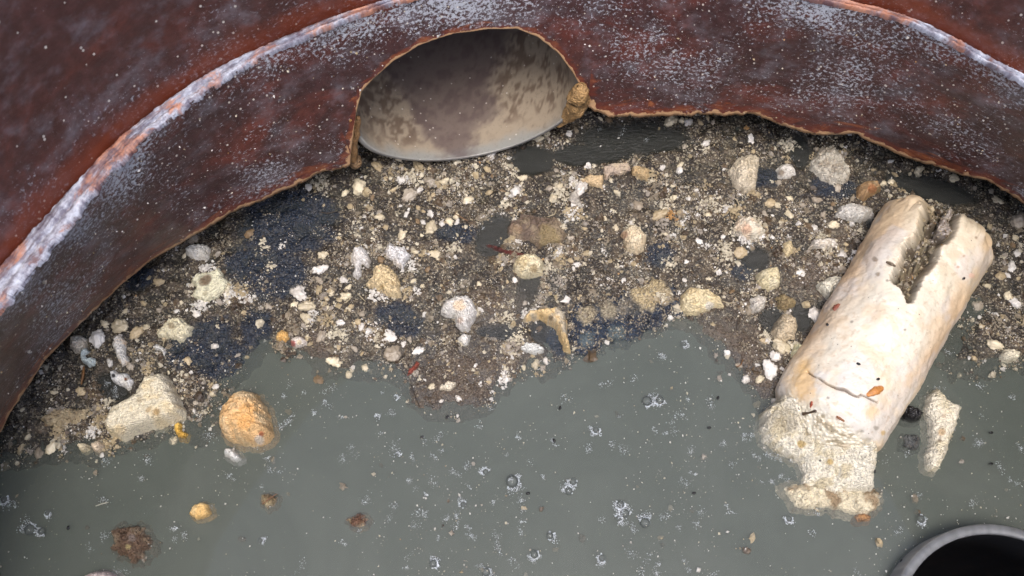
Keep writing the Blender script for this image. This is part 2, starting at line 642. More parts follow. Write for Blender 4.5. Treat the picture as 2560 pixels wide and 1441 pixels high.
a3, b3 = ring(R_INN(TH), Z_LEDGE), ring(R_NOM(TH), Z_EDGE)
ts = np.linspace(0.02, 1.25, 500)
bx, by = np.array(BND_PX, float).T
tb = np.ones(NT)
for i in range(3000):
    pts = a3[i] + (b3[i] - a3[i]) * ts[:, None]
    x, y = proj(pts)
    yb = np.interp(x, bx, by)
    hit = np.nonzero(y > yb)[0]
    tb[i] = ts[hit[0]] if len(hit) else 1.0
tb[0:20] = np.linspace(1.0, tb[20], 20)
tb[2980:3000] = np.linspace(tb[2979], 1.0, 20)
tb += (fbm(np.c_[TH * 90, TH * 0], 3, 5) - 0.5) * 0.03 * sstep(0.7, 0.9, tb)
NR = 44
fr_ = np.linspace(0, 1, NR) ** 0.9
T2 = fr_[:, None] * tb[None, :]
V = a3[None] + (b3 - a3)[None] * T2[..., None]
dirn = np.stack([CT, ST, np.zeros(NT)], -1)
arc = np.broadcast_to(TH * 0.33, (NR, NT))
hl = np.linalg.norm(b3 - a3, axis=1)
wob = (fbm(np.c_[arc.ravel() * 25, (T2 * hl).ravel() * 25], 3, 9) - 0.5).reshape(NR, NT) * 0.003 * np.clip(fr_[:, None] * 6, 0, 1)
V = V + dirn[None] * wob[..., None]
# distance to the lower boundary (3D, nearest boundary point among near columns)
bnd = V[-1]
ED = np.zeros((NR, NT))
for r in range(NR):
    d = np.full(NT, 9.0)
    for s in range(-60, 61, 3):
        d = np.minimum(d, np.linalg.norm(V[r] - np.roll(bnd, s, axis=0), axis=1))
    ED[r] = d
ED = ED * np.where(tb < 0.93, 2.6, 1.0)[None]
back1 = bnd + dirn * 0.0055 + np.array([0, 0, 0.0006])
back2 = ring(np.maximum(R_NOM(TH), R_INN(TH)) + 0.012, Z_LEDGE - 0.004)
Vw = np.concatenate([V.reshape(-1, 3), back1, back2])
arcr = TH * 0.33
vec = np.concatenate([np.stack([arc, T2 * hl, ED], -1).reshape(-1, 3), np.stack([arcr, tb * hl + 0.005, np.zeros(NT)], -1), np.stack([arcr, tb * 0 + 0.2, np.ones(NT)], -1)])
chamber = bpy.data.objects.new("inspection_chamber", None)
COL.objects.link(chamber)
tag(chamber, "round red-brown plastic inspection chamber with limed ledge and broken lower edge", "chamber")
link("lower_wall", mesh("lower_wall", Vw, grid_faces(NR + 2, NT, True), MAT_WALL, vec=vec), chamber)

# ledge: a narrow rounded shelf of varying width
ro, ri = R_OUT(TH), R_INN(TH)
wd = np.maximum(ro - ri, 0.0022)
prof = [(0.0, -0.0016), (0.02, -0.0004), (0.10, 0.0006), (0.30, 0.0012), (0.42, 0.0010), (0.47, -0.0004), (0.52, 0.0009), (0.75, 0.0019), (0.92, 0.0020), (1.0, 0.0006), (1.06, -0.006)]
rows, vecs = [], []
for f_, dz in prof:
    jit = (fbm(np.c_[TH * 120, np.full(NT, f_ * 3)], 3, 31) - 0.5) * 0.0016
    rag = (fbm(np.c_[TH * 70, TH * 0 + 3], 5, 33, 0.65) - 0.5) * 0.0042 * (1 - f_) ** 2
    rows.append(ring(ri + wd * f_ - 0.0004 + rag * np.clip(wd / 0.006, 0, 1), Z_LEDGE + dz + jit))
    vecs.append(np.stack([arcr, wd * f_, np.zeros(NT)], -1))
link("ledge", mesh("ledge", np.concatenate(rows), grid_faces(len(prof), NT, True), MAT_LEDGE, vec=np.concatenate(vecs)), chamber)

# riser: the upper wall
zs = np.r_[np.linspace(Z_LEDGE - 0.004, Z_LEDGE + 0.05, 26), np.linspace(Z_LEDGE + 0.06, Z_TOP, 12)]
rows, vecs = [], []
for z in zs:
    w_ = (fbm(np.c_[TH * 9, np.full(NT, z * 25)], 3, 41) - 0.5) * 0.002
    rows.append(ring(np.maximum(ro, ri + 0.0022) + 0.0006 + w_ + (z - Z_LEDGE) * 0.03, z))
    vecs.append(np.stack([arcr, np.full(NT, z), np.full(NT, z - Z_LEDGE)], -1))
rr_ = np.maximum(ro, ri + 0.0022)
rows += [ring(rr_ + 0.022, Z_TOP + 0.001), ring(rr_ + 0.022, Z_LEDGE)]
vecs += [np.stack([arcr, np.full(NT, Z_TOP), np.ones(NT)], -1)] * 2
ds = np.r_[0:3000:4, 3000:NT]
link("riser", mesh("riser", np.concatenate([q_[ds] for q_ in rows]), grid_faces(len(rows), len(ds), True), MAT_RISER, vec=np.concatenate([q_[ds] for q_ in vecs])), chamber)

# unseen shell added to keep outside light from leaking in behind the wall
R_SH = np.maximum(R_NOM(TH), R_INN(TH)) + 0.13
sub = slice(None, None, 12)
def ringS(r, z):
    return ring(r, z)[sub]
rows = [ringS(rr_ + 0.0015, Z_LEDGE - 0.0045), ringS(R_SH, Z_LEDGE - 0.0045), ringS(R_SH, -0.30), ringS(R_SH * 0 + 0.01, -0.30)]
nS = len(rows[0])
link("light_block_shell", mesh("light_block_shell", np.concatenate(rows), grid_faces(4, nS, True), MAT_DARK, smooth=False), chamber)

# ground round the opening, to the horizon
rows = [ringS(rr_ + 0.021, Z_TOP), ringS(rr_ + 0.3, Z_TOP), ringS(rr_ + 3, Z_TOP), ringS(rr_ + 200, Z_TOP)]
tag(link("ground", mesh("ground", np.concatenate(rows), grid_faces(4, nS, True), MAT_CONC, smooth=False)), kind="structure")

# ------------------------------------------------------------------ water: turbid sheets in one body
SH_Z = [0.0, -0.0017, -0.0056]
SH_A = [0.08, 0.50, 1.0]
SPZ = 0.014
SPC = P(2522, 1612, SPZ)                    # standing pipe, bottom right: the sheets run round it
SPR = 0.5 * (np.linalg.norm((P(2522, 1321, SPZ) - SPC)[:2]) + np.linalg.norm((P(2243, 1441, SPZ) - SPC)[:2]))
print("standing pipe outer radius", SPR)
vs, fs, mi, off = [], [], [], 0
mats = []
for z, al in zip(SH_Z, SH_A):
    r1 = ringS(R_SH - 0.0005, z)
    n = len(r1)
    aa = np.arctan2(r1[:, 1] - SPC[1], r1[:, 0] - SPC[0])
    r0 = np.c_[SPC[0] + (SPR - 0.001) * np.cos(aa), SPC[1] + (SPR - 0.001) * np.sin(aa), np.full(n, z)]
    vs += [r1, r0]
    k_ = np.arange(n)
    fs.append(np.stack([k_, (k_ + 1) % n, n + (k_ + 1) % n, n + k_], -1) + off)
    mi += [len(mats)] * n
    mats.append(mat_sheet("water_sheet_%d" % len(mats), al, z == 0.0))
    off += 2 * n
wm = mesh("water", np.concatenate(vs), np.concatenate(fs), mats, smooth=False)
wm.polygons.foreach_set("material_index", np.array(mi, np.int32))
tag(link("water", wm), "murky grey-green waste water", None, None, "structure")

# ------------------------------------------------------------------ outlet pipe
pl, pr = P(884, 362, 0.052), P(1470, 262, 0.052)
ax_r = (pr - pl) / np.linalg.norm(pr - pl)
R_IN = np.linalg.norm((pr - pl)[:2]) / 2
ax_r[2] = 0
ax_r /= np.linalg.norm(ax_r)
ax_b = np.array([-ax_r[1], ax_r[0], 0])         # away from the chamber
PC = (pl + pr) / 2
PC = np.array([PC[0], PC[1], 0.0]) 
bot = P(1080, 416, 0.003)
OV = 0.84                                    # the old pipe has sagged a little
PC[2] = 0.003 + R_IN * OV + 0.0035
dback = (bot - PC) @ ax_b
print("pipe inner radius", R_IN, "rim offset", dback)
TW = 0.0034
NA, NL = 240, 120
ang = np.linspace(0, 2 * math.pi, NA, endpoint=False)


def tube_ring(r, d):
    return PC + ax_r * (r * np.cos(ang))[:, None] + np.array([0, 0, OV]) * (r * np.sin(ang))[:, None] + ax_b * np.broadcast_to(d, ang.shape)[:, None]


rim = dback + 0.030 * sstep(-0.6, 0.7, np.sin(ang))     # lower lip reaches furthest into the chamber
rows, cols = [], []
for k_ in range(NL):
    d = rim + (k_ / (NL - 1.0)) ** 1.3 * 0.30
    w = tube_ring(R_IN, d)
    rows.append(w)
    dep = d - rim
    loc = np.c_[ang * R_IN * 60, dep * 60]
    n1, n2 = fbm(loc, 5, 3, 0.6), fbm(loc * 3.5, 4, 8, 0.65)
    # brown biofilm: a dark tongue in the middle, mottled on both sides, bare grey along the lip
    x, y = proj(w)
    tongue = sstep(-22, 22, sdf([(1010, 245), (1050, 330), (1090, 378), (1140, 402), (1175, 395), (1190, 330), (1250, 290), (1230, 200), (1300, 60), (1100, 40), (940, 160)], np.c_[x, y]) + (n2 - 0.5) * 60)
    mott = sstep(0.50, 0.60, n2 + 0.25 * (n1 - 0.5)) * sstep(0.0, 0.02, dep + (n1 - 0.5) * 0.03)
    lip = sstep(0.0, 0.008, dep + (n1 - 0.5) * 0.012)
    c = np.outer(1 - lip, lin((146, 145, 138))) + np.outer(lip, lin((158, 144, 124)))
    c = c * (1 - 0.6 * mott)[:, None] + np.outer(0.6 * mott, lin((74, 50, 40)))
    c = c * (1 - 0.78 * tongue)[:, None] + np.outer(0.78 * tongue, lin((96, 83, 81)))
    top = sstep(-0.2, 0.5, np.sin(ang))  # upper half darkened: the shade deep in the pipe put into the colour
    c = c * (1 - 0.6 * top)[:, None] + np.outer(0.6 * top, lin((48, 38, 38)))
    cols.append(c)
lipc = np.tile(lin((128, 127, 124)), (NA, 1))
outc = np.tile(lin((110, 106, 100)), (NA, 1))
rows = [tube_ring(R_IN + TW, rim + 0.30), tube_ring(R_IN + TW, rim + 0.001), tube_ring(R_IN + TW * 0.7, rim), tube_ring(R_IN + TW * 0.25, rim - 0.0002)] + rows
cols = [outc, outc, lipc, lipc] + cols
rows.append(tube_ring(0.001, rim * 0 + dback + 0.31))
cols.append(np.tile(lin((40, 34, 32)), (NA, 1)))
outlet = bpy.data.objects.new("outlet_pipe", None)
COL.objects.link(outlet)
tag(outlet, "stained grey plastic pipe mouth opening through the brown wall above the scum", "pipe")
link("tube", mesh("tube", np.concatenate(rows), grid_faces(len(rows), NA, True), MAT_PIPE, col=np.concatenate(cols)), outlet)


# ------------------------------------------------------------------ lumps
def outline_lump(name, poly, H, col, col2=None, parent=None, flare=0.0020, deep=0.0066, rnd=None, edge=0.0, rough=0.0006, grain=0.0, gscale=420.0,
                 base=-0.0006, mat=None, res=None, tilt=(0, 0), spots=(), zref=0.0, seed=1, fold=0.0, pit=0.0):
    """a solid lump standing in the water: outline as seen, its own height, rounded top, flanks running down under the surface"""
    pw = P(*np.array(poly, float).T, zref)[:, :2]
    lo, hi = pw.min(0) - flare * 1.4, pw.max(0) + flare * 1.4
    size = max(hi - lo)
    h = res or max(size / 84.0, 0.00024)
    gscale = gscale * 1.45
    grain = max(grain * 1.25, 0.0007) if rough > 0.00045 else grain
    nx, ny = int((hi[0] - lo[0]) / h) + 2, int((hi[1] - lo[1]) / h) + 2
    X, Y = np.meshgrid(lo[0] + np.arange(nx) * h, lo[1] + np.arange(ny) * h)
    xy = np.c_[X.ravel(), Y.ravel()]
    s = sdf(pw, xy)
    e = edge or size * 0.035
    s = s + (fbm(xy * (5.0 / size), 5, seed, 0.6) - 0.5) * 2.4 * e + (fbm(xy * (22.0 / size), 3, seed + 4) - 0.5) * 1.2 * e
    mx = s.max()
    D = min(rnd, mx) if rnd else mx
    t = np.clip(s / D, 0, 1)
    dome = np.sqrt(np.clip(1 - (1 - t) ** 2, 0, 1))
    z = base + (H - base) * dome
    below = s < 0
    z = np.where(below, base - (deep + base) * np.clip(-s / flare, 0, 1) ** 0.8, z)
    u = xy - pw.mean(0)
    z = z + np.where(below, 0, dome) * (u @ np.array(tilt))
    k = np.clip(dome * 1.5, 0, 1)
    z = z + (fbm(xy * 260, 5, seed + 9, 0.6) - 0.5) * 2.2 * rough * (0.35 + k)
    z = z + (fbm(xy * 1100, 3, seed + 7) - 0.5) * 0.9 * rough * (0.35 + k)
    cl = None
    if grain:
        cl = cells(np.c_[xy * gscale, z * gscale], seed + 2)
        z = z + (0.55 - cl) * grain * (0.4 + k)
    if fold:
        ww = fbm(xy * 120, 3, seed + 15)
        z = z + np.abs(((xy @ np.array([0.35, 1.0])) * 260 + ww * 6) % 2 - 1) * fold * k
    if pit:
        pc = cells(xy * 230, seed + 21)
        z = z - sstep(0.36, 0.16, pc) * pit * k
    keep = s.reshape(ny, nx) > -flare * 1.25
    kf = keep[:-1, :-1] & keep[1:, :-1] & keep[:-1, 1:] & keep[1:, 1:]
    j, i = np.nonzero(kf)
    f = np.stack([j * nx + i, j * nx + i + 1, (j + 1) * nx + i + 1, (j + 1) * nx + i], -1)
    def soft(q_):
        q_ = lin(q_)
        return q_ * 0.86 + 0.14 * q_.mean()
    c = np.tile(soft(col), (len(xy), 1))
    n3 = fbm(xy * 170, 4, seed + 30, 0.6)
    if col2 is not None:
        m = sstep(0.46, 0.66, n3)[:, None]
        c = c * (1 - m) + soft(col2) * m
    c = c * (0.90 + 0.5 * fbm(xy * 750, 4, seed + 33, 0.65))[:, None]
    c = c * (1 - 0.35 * sstep(0.60, 0.72, fbm(xy * 420, 4, seed + 35, 0.65)))[:, None]
    if lin(col).mean() > 0.3:                       # keep the hue, never whiter than chalk
        c = c * np.minimum(1.14, 0.86 / c.max(1))[:, None]
    px, py = proj(np.c_[xy, z])
    for sx, sy, sr, sc, am in spots:
        m = (sstep(sr * 1.15, sr * 0.6, np.hypot(px - sx, py - sy) + (n3 - 0.5) * sr * 1.4) * am)[:, None]
        c = c * (1 - m) + lin(sc) * m
    used = np.unique(f)
    mp = np.zeros(len(xy), np.int64)
    mp[used] = np.arange(len(used))
    v = np.c_[xy, z][used]
    org = np.r_[pw.mean(0), 0.0]
    if parent is not None:
        org = np.array(parent.location)
    me = mesh(name, v - org, mp[f], mat or MAT_LUMP, col=c[used])
    o = link(name, me, parent, None if parent is not None else org)
    return o


def ell(cx, cy, rx, ry, rot=0.0, n=14, jag=0.18, seed=0):
    g = np.random.default_rng(seed + int(cx * 7 + cy * 13))
    a = np.linspace(0, 2 * math.pi, n, endpoint=False) + g.uniform(-0.12, 0.12, n)
    r = 1 + g.uniform(-jag, jag, n)
    x, y = rx * r * np.cos(a), ry * r * np.sin(a)
    c, s = math.cos(rad(rot)), math.sin(rad(rot))
    return np.c_[cx + x * c - y * s, cy + x * s + y * c]


# ------------------------------------------------------------------ grease log
S0, S1 = P(2366, 546, 0.015), P(2032, 1114, 0.002)
axL = S1 - S0
LEN = np.linalg.norm(axL)
axL /= LEN
sideR = np.cross(axL, [0, 0, 1.0])
sideR /= np.linalg.norm(sideR)
if sideR[0] < 0:
    sideR = -sideR
upL = np.cross(sideR, axL)
if upL[2] < 0:
    upL = -upL
hw0 = np.linalg.norm(P(2500, 640, 0.016) - P(2166, 640, 0.016)) / 2 * 0.87
hw1 = np.linalg.norm(P(2268, 1020, 0.006) - P(1944, 1020, 0.006)) / 2 * 0.90
print("log length", LEN, "radii", hw0, hw1)
NS_, NF = 430, 300
sv = np.linspace(0, 1, NS_)
ph = np.linspace(rad(-128), rad(128), NF)
Sg, Fg = np.meshgrid(sv, ph, indexing='ij')
Sf, Ff = Sg.ravel(), Fg.ravel()
capn = fbm(np.c_[np.sin(Ff) * 6, np.cos(Ff) * 6], 4, 49, 0.6)
capd = (0.006 + 0.016 * capn) / LEN
ss = Sf.copy()
Rb = hw0 + (hw1 - hw0) * sstep(0, 1, Sf)
capf = np.where(Sf < capd, np.sqrt(np.clip(1 - (1 - Sf / capd) ** 2, 0, 1)), 1.0)
ende = 0.014 / LEN
endt = np.clip((Sf - 1 + ende) / ende, 0, 1)
capf = np.where(Sf > 1 - ende, 1 - 0.72 * endt ** 1.25, capf)
cen = S0 + np.outer(Sf * LEN, axL)
loc3 = np.c_[Sf * LEN, np.sin(Ff) * Rb, np.cos(Ff) * Rb]
Rd = Rb + (fbm(loc3 * 45, 4, 50) - 0.5) * 0.0050 + (fbm(loc3 * 240, 4, 51, 0.6) - 0.5) * 0.0008
Rd = Rd * (capf ** 0.75)
brk = sstep(0.12, 0.40, endt + (fbm(loc3 * 130, 4, 55) - 0.5) * 0.35)
ctmp = cen + (np.outer(np.sin(Ff), sideR) + np.outer(np.cos(Ff), upL)) * Rd[:, None]
Rd = Rd + brk * (0.55 - cells(ctmp * 620, 56)) * 0.0022
rdir = np.outer(np.sin(Ff), sideR) + np.outer(np.cos(Ff), upL)
vp = cen + rdir * Rd[:, None] * np.array([1, 1, 0.92])
x, y = proj(vp)
pp = np.c_[x, y]
SLOT = [(2306, 470), (2308, 520), (2300, 554), (2287, 593), (2263, 608), (2254, 646), (2239, 670), (2230, 700), (2251, 714), (2268, 738), (2275, 755), (2287, 735), (2310, 688), (2330, 662), (2343, 646), (2349, 612), (2384, 592), (2392, 560), (2404, 527), (2426, 470)]
ns = fbm(loc3 * 420, 4, 60, 0.6)
s1 = sdf(SLOT, pp) + 6 + (ns - 0.5) * 16
TONG = [(2342, 575), (2350, 535), (2365, 515), (2400, 480), (2440, 470), (2408, 505), (2393, 540), (2386, 575), (2372, 592)]
s2 = sdf(TONG, pp) + (ns - 0.5) * 10
inside = sstep(-2, 9, s1)
tong = sstep(-3, 6, s2)
depth = inside * (0.0125 + (fbm(loc3 * 170, 4, 61) - 0.5) * 0.012 - 0.0055 * sstep(0, 10, s1) * sstep(0.55, 0.35, cells(loc3 * 190, 3)))
depth = depth * (1 - 0.45 * tong) + tong * inside * (cells(loc3 * 420, 5) - 0.5) * 0.0026
front = sstep(rad(75), rad(55), np.abs(Ff))
CRACK = [(2018, 930), (2032, 940), (2046, 945), (2067, 960), (2091, 971), (2112, 975), (2132, 988), (2147, 993), (2153, 987), (2171, 996), (2195, 1008)]
cd = pdist(CRACK, pp)
cw = 0.6 + 2.4 * np.exp(-((pp[:, 0] - 2105) / 32.0) ** 2)
crack = sstep(cw + 2.2, cw * 0.4, cd + (ns - 0.5) * 2.0)
depth = depth + crack * 0.0022
vp = cen + rdir * (Rd - depth * front)[:, None] * np.array([1, 1, 0.92])
# colours: white grease on top, fatty orange along the flanks and at the forked end
n1 = fbm(loc3 * 30, 4, 70)
n2 = fbm(loc3 * 110, 4, 71)
c = np.tile(lin((222, 215, 197)), (len(vp), 1))


def blend(c, m, col):
    m = np.clip(m, 0, 1)[:, None]
    return c * (1 - m) + lin(col) * m


flank = sstep(0.30, 0.95, np.abs(Ff + 0.05) / rad(75) + (n1 - 0.5) * 1.0)
fade = sstep(1.0, 0.55, Sf + (n1 - 0.5) * 0.5)
c = blend(c, flank * (0.18 + 0.55 * fade), (218, 180, 136))
c = blend(c, sstep(0.5, 0.0, Sf + (n2 - 0.5) * 0.5) * 0.55, (212, 192, 156))
c = blend(c, sstep(0.52, 0.70, n2) * 0.40, (216, 188, 150))
c = blend(c, sstep(0.50, 0.36, fbm(loc3 * 60, 4, 73)) * 0.4, (206, 206, 208))
c = blend(c, sstep(0.62, 0.72, fbm(loc3 * 520, 4, 74, 0.6)) * 0.35, (176, 150, 118))
c = blend(c, sstep(45, 10, np.hypot(pp[:, 0] - 2008, (pp[:, 1] - 960) * 0.45) + (ns - .5) * 30) * 0.6, (226, 178, 92))
c = blend(c, sstep(26, 6, np.hypot(pp[:, 0] - 2180, pp[:, 1] - 1030) + (ns - .5) * 20) * 0.6, (216, 186, 128))
for ox, oy, orr, oc in ((2193, 975, 15, (196, 128, 62)), (2108, 1060, 6, (88, 80, 72)), (2095, 1047, 8, (170, 104, 62)), (2070, 995, 5, (86, 78, 70)), (2018, 1035, 7, (70, 60, 48)), (2038, 1031, 7, (96, 78, 60)), (2028, 1012, 6, (150, 62, 40)), (2187, 648, 9, (96, 78, 54)), (2195, 686, 8, (120, 104, 78)), (2224, 660, 9, (118, 104, 84)), (2218, 702, 6, (100, 88, 70)), (2130, 805, 5, (90, 84, 76)), (2165, 818, 16, (222, 204, 170)), (2262, 825, 5, (90, 84, 76)), (2438, 530, 11, (92, 86, 78)), (2440, 594, 5, (120, 88, 50)), (2410, 640, 5, (150, 110, 60)), (2155, 1080, 6, (110, 104, 92)), (2190, 1070, 9, (130, 120, 104)), (2208, 1083, 10, (198, 160, 70)), (2170, 1100, 12, (146, 138, 122)), (2115, 1035, 12, (232, 200, 170)), (2395, 668, 5, (176, 120, 80)), (2428, 690, 10, (222, 176, 150))):
    c = blend(c, sstep(orr, orr * 0.45, np.hypot(pp[:, 0] - ox, (pp[:, 1] - oy) * 1.2) + (ns - 0.5) * orr * 0.9) * 0.6 * front, oc)
c = blend(c, crack * 0.8, (84, 64, 48))
c = blend(c, brk * 0.9, (222, 214, 192))
c = blend(c, brk * sstep(0.5, 0.64, fbm(ctmp * 300, 4, 57)) * 0.7, (150, 134, 104))
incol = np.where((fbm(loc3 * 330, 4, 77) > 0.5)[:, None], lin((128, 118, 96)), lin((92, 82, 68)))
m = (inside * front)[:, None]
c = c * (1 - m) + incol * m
c = blend(c, tong * inside * front, (158, 148, 138))
log = bpy.data.objects.new("grease_log", None)
COL.objects.link(log)
log.location = (S0 + S1) / 2 * np.array([1, 1, 0])
tag(log, "big pale pipe-shaped log of hardened grease, forked at its top end, cracked near the bottom", "grease lump")
vl = np.r_[vp, [S0 - axL * 0.0002]]
fl = grid_faces(NS_, NF)
link("body", mesh("body", vp - np.array(log.location), fl[:, ::-1], MAT_LOG, col=c), log)
COLLAR = [(1904, 1073), (1910, 1030), (1946, 1000), (1996, 1010), (2030, 1025), (2066, 1048), (2105, 1070), (2146, 1094), (2176, 1120), (2180, 1180), (2185, 1225), (2100, 1235), (2010, 1215), (2012, 1180), (2005, 1160), (1978, 1139), (1942, 1121), (1917, 1100)]
cw_ = outline_lump("broken_collar", COLLAR, 0.0125, (224, 217, 196), (196, 184, 152), log, grain=0.0017, gscale=520, rnd=0.004, tilt=tuple(-axL[:2] * 0.62), rough=0.0008, edge=0.0016, res=0.00032, zref=0.004, seed=81,
                   spots=((1960, 1052, 42, (150, 138, 112), 0.55), (2030, 1080, 30, (176, 160, 124), 0.4), (2003, 1111, 9, (190, 160, 90), .8), (2075, 1155, 10, (190, 160, 90), .8), (2090, 1100, 12, (120, 104, 80), .5), (2050, 1152, 3, (30, 26, 22), 1)))
# grit lodged in the split
fidx = np.nonzero((s1 > 3) & (np.abs(Ff) < rad(60)))[0]
fidx = RNG.choice(fidx, 420)
GRIT = (vp[fidx], fidx)
cw_["label"] = "grainy cream broken rim at the log's lower end"

# ------------------------------------------------------------------ the single big lumps
CREAM, WHITE, TAN, GREY = (232, 220, 188), (228, 224, 214), (214, 190, 146), (188, 182, 168)
PLACED = []      # (px, py, r) of named things


def lump(name, label, poly, H, col, col2=None, cat="grease lump", group=None, **kw):
    o = outline_lump(name, poly, H, col, col2, **kw)
    p = np.array(poly, float)
    PLACED.append((p[:, 0].mean(), p[:, 1].mean(), max(np.ptp(p[:, 0]), np.ptp(p[:, 1])) * 0.5))
    return tag(o, label, cat, group)


lump("grease_block", "large cream block of crusty grease floating at the lower left wall end",
     [(268, 1062), (285, 1022), (318, 1004), (345, 988), (370, 945), (415, 934), (440, 972), (462, 1025), (455, 1045), (385, 1068), (305, 1098), (275, 1088)], 0.0125, (236, 224, 192), (226, 208, 166), rnd=0.0042, edge=0.0010, grain=0.0009, gscale=600, fold=0.0004, pit=0.0010, flare=0.0040, deep=0.0062, seed=3, zref=0.003,
     spots=((390, 1030, 13, (170, 134, 76), .7), (372, 1025, 8, (180, 146, 92), .6), (300, 1075, 16, (232, 204, 150), .5), (350, 1000, 9, (176, 156, 120), .5)))
lump("grease_ball", "orange rounded ball of grease right of the large cream block",
     [(548, 1045), (562, 1012), (590, 985), (612, 977), (638, 984), (664, 1020), (676, 1062), (681, 1080), (668, 1100), (635, 1112), (600, 1110), (562, 1094), (548, 1070)], 0.015, (240, 192, 124), (242, 208, 152), fold=0.0015, grain=0.0010, edge=0.0010, rnd=0.009, rough=0.0009, flare=0.0026, seed=5, zref=0.004,
     spots=((615, 1040, 30, (240, 178, 96), .5), (653, 1086, 7, (170, 70, 30), .8), (560, 1080, 18, (230, 196, 150), .6), (648, 1100, 12, (240, 232, 220), .7)))
lump("pale_flake", "flat pale yellowish flake with a brown hollow, below the left wall edge",
     [(477, 705), (493, 687), (515, 685), (536, 679), (542, 671), (557, 677), (560, 695), (571, 707), (565, 726), (548, 742), (513, 757), (485, 742), (491, 722)], 0.0035, (222, 216, 182), None, rnd=0.002, rough=0.0004, seed=7,
     spots=((516, 700, 14, (116, 96, 74), .9), (505, 706, 10, (128, 108, 84), .8), (512, 735, 6, (176, 164, 126), .6)))
lump("grey_lump", "rounded grey-white lump touching the left wall edge above the pale flake", ell(499, 632, 31, 19, 5, seed=1), 0.006, (196, 190, 176), WHITE, grain=0.0009, gscale=700, seed=9)
lump("crumbly_lump", "knobbly cream lump midway between the pale flake and the large cream block", ell(442, 828, 42, 27, -8, 18, 0.2), 0.0075, (232, 222, 186), (214, 204, 170), grain=0.0018, gscale=430, seed=11, spots=((428, 815, 8, (150, 126, 90), .6),))
lump("white_flake", "white flake carrying a brown and a black seed, above the large cream block", [(275, 930), (290, 925), (300, 934), (318, 934), (328, 945), (336, 955), (332, 972), (322, 978), (308, 966), (290, 962), (282, 950)], 0.0042, (226, 226, 224), WHITE, rough=0.0006, grain=0.0006, gscale=800, seed=13,
     spots=((284, 939, 5, (24, 24, 28), 1), (314, 948, 6, (126, 74, 34), 1)))
lump("curled_flake", "bluish white C-shaped flake near the lower left wall", [(203, 880), (215, 871), (222, 880), (212, 890), (218, 898), (232, 893), (242, 900), (238, 914), (222, 918), (205, 906)], 0.0030, (196, 208, 204), (176, 190, 190), rough=0.0004, seed=15, rnd=0.0018)
lump("white_curl", "small white comma-shaped curl right of the white flake", [(383, 868), (396, 862), (408, 868), (415, 880), (410, 889), (403, 878), (390, 875)], 0.0026, (212, 210, 202), None, rough=0.0004, seed=17)
lump("white_lump", "white rounded lump with peach tip above the seeded white flake", [(288, 845), (305, 838), (318, 856), (314, 880), (322, 905), (306, 915), (294, 895), (285, 868)], 0.0055, (226, 222, 212), (224, 190, 146), rough=0.0006, grain=0.0006, gscale=700, seed=19)
lump("beige_lump", "beige lump hugging the wall edge above the curled flake", ell(197, 862, 19, 22, 30), 0.0055, (204, 190, 166), GREY, grain=0.0008, gscale=600, seed=21)
lump("yellow_bit", "bright yellow bit at the corner of the large cream block", [(437, 1064), (447, 1057), (456, 1060), (452, 1072), (458, 1080), (467, 1084), (460, 1094), (446, 1090), (438, 1078)], 0.0034, (226, 172, 40), (236, 190, 60), cat="food scrap", rough=0.0004, seed=23)
lump("orange_bit", "small amber bit at the edge of open water beside a white and red pellet", [(690, 850), (694, 833), (706, 826), (722, 832), (722, 848), (712, 855)], 0.0036, (228, 172, 82), (236, 190, 110), cat="food scrap", rough=0.0004, seed=25)
lump("white_pellet", "white pellet with a red rim beside the small amber bit", ell(747, 856, 18, 12, 8), 0.0044, (232, 220, 206), None, rough=0.0004, seed=27, spots=((730, 860, 8, (176, 60, 50), .8), (748, 856, 6, (216, 190, 130), .5)))
lump("tan_lump", "large tan knobbly lump at the middle of the scum, left of the white mushroom-shaped lump", [(915, 715), (932, 700), (935, 676), (955, 666), (975, 672), (992, 690), (1002, 715), (1003, 745), (985, 748), (965, 738), (940, 728)], 0.0095, (226, 202, 154), (206, 182, 134), grain=0.0012, gscale=420, pit=0.001, seed=29, spots=((955, 717, 8, (150, 126, 80), .7), (982, 708, 6, (170, 140, 90), .6)))
lump("white_clot", "branched white clot above left of the large tan knobbly lump", [(885, 625), (905, 617), (918, 632), (928, 652), (922, 670), (905, 662), (905, 685), (895, 703), (880, 690), (888, 668), (876, 652)], 0.0055, (216, 212, 206), (196, 188, 176), rough=0.0008, grain=0.0008, gscale=600, seed=31)
lump("white_cluster", "ragged white cluster directly above right of the large tan knobbly lump", [(962, 632), (975, 610), (990, 620), (1012, 622), (1028, 640), (1015, 655), (1010, 675), (992, 668), (980, 655), (966, 650)], 0.0055, (214, 212, 210), (190, 180, 168), rough=0.0009, grain=0.0009, gscale=600, seed=33)
lump("mushroom_lump", "bright white mushroom-shaped lump with a peach stain in the middle of the scum", [(1101, 783), (1112, 756), (1135, 748), (1165, 745), (1183, 757), (1191, 780), (1186, 808), (1172, 832), (1152, 828), (1138, 818), (1138, 795), (1112, 792)], 0.0105, (238, 234, 226), WHITE, grain=0.0008, gscale=600, rough=0.0009, seed=35, spots=((1148, 765, 18, (236, 200, 150), .6), (1150, 800, 10, (196, 172, 150), .7)))
lump("fluted_lump", "cream lump with a fluted white left side, beside the dark gap of open water", [(1284, 668), (1292, 648), (1312, 641), (1340, 645), (1358, 660), (1358, 690), (1330, 694), (1305, 695), (1288, 685)], 0.0095, (236, 222, 180), (208, 188, 140), fold=0.0012, grain=0.0006, seed=37, spots=((1335, 672, 9, (166, 140, 96), .7), (1312, 660, 6, (180, 152, 104), .6)))
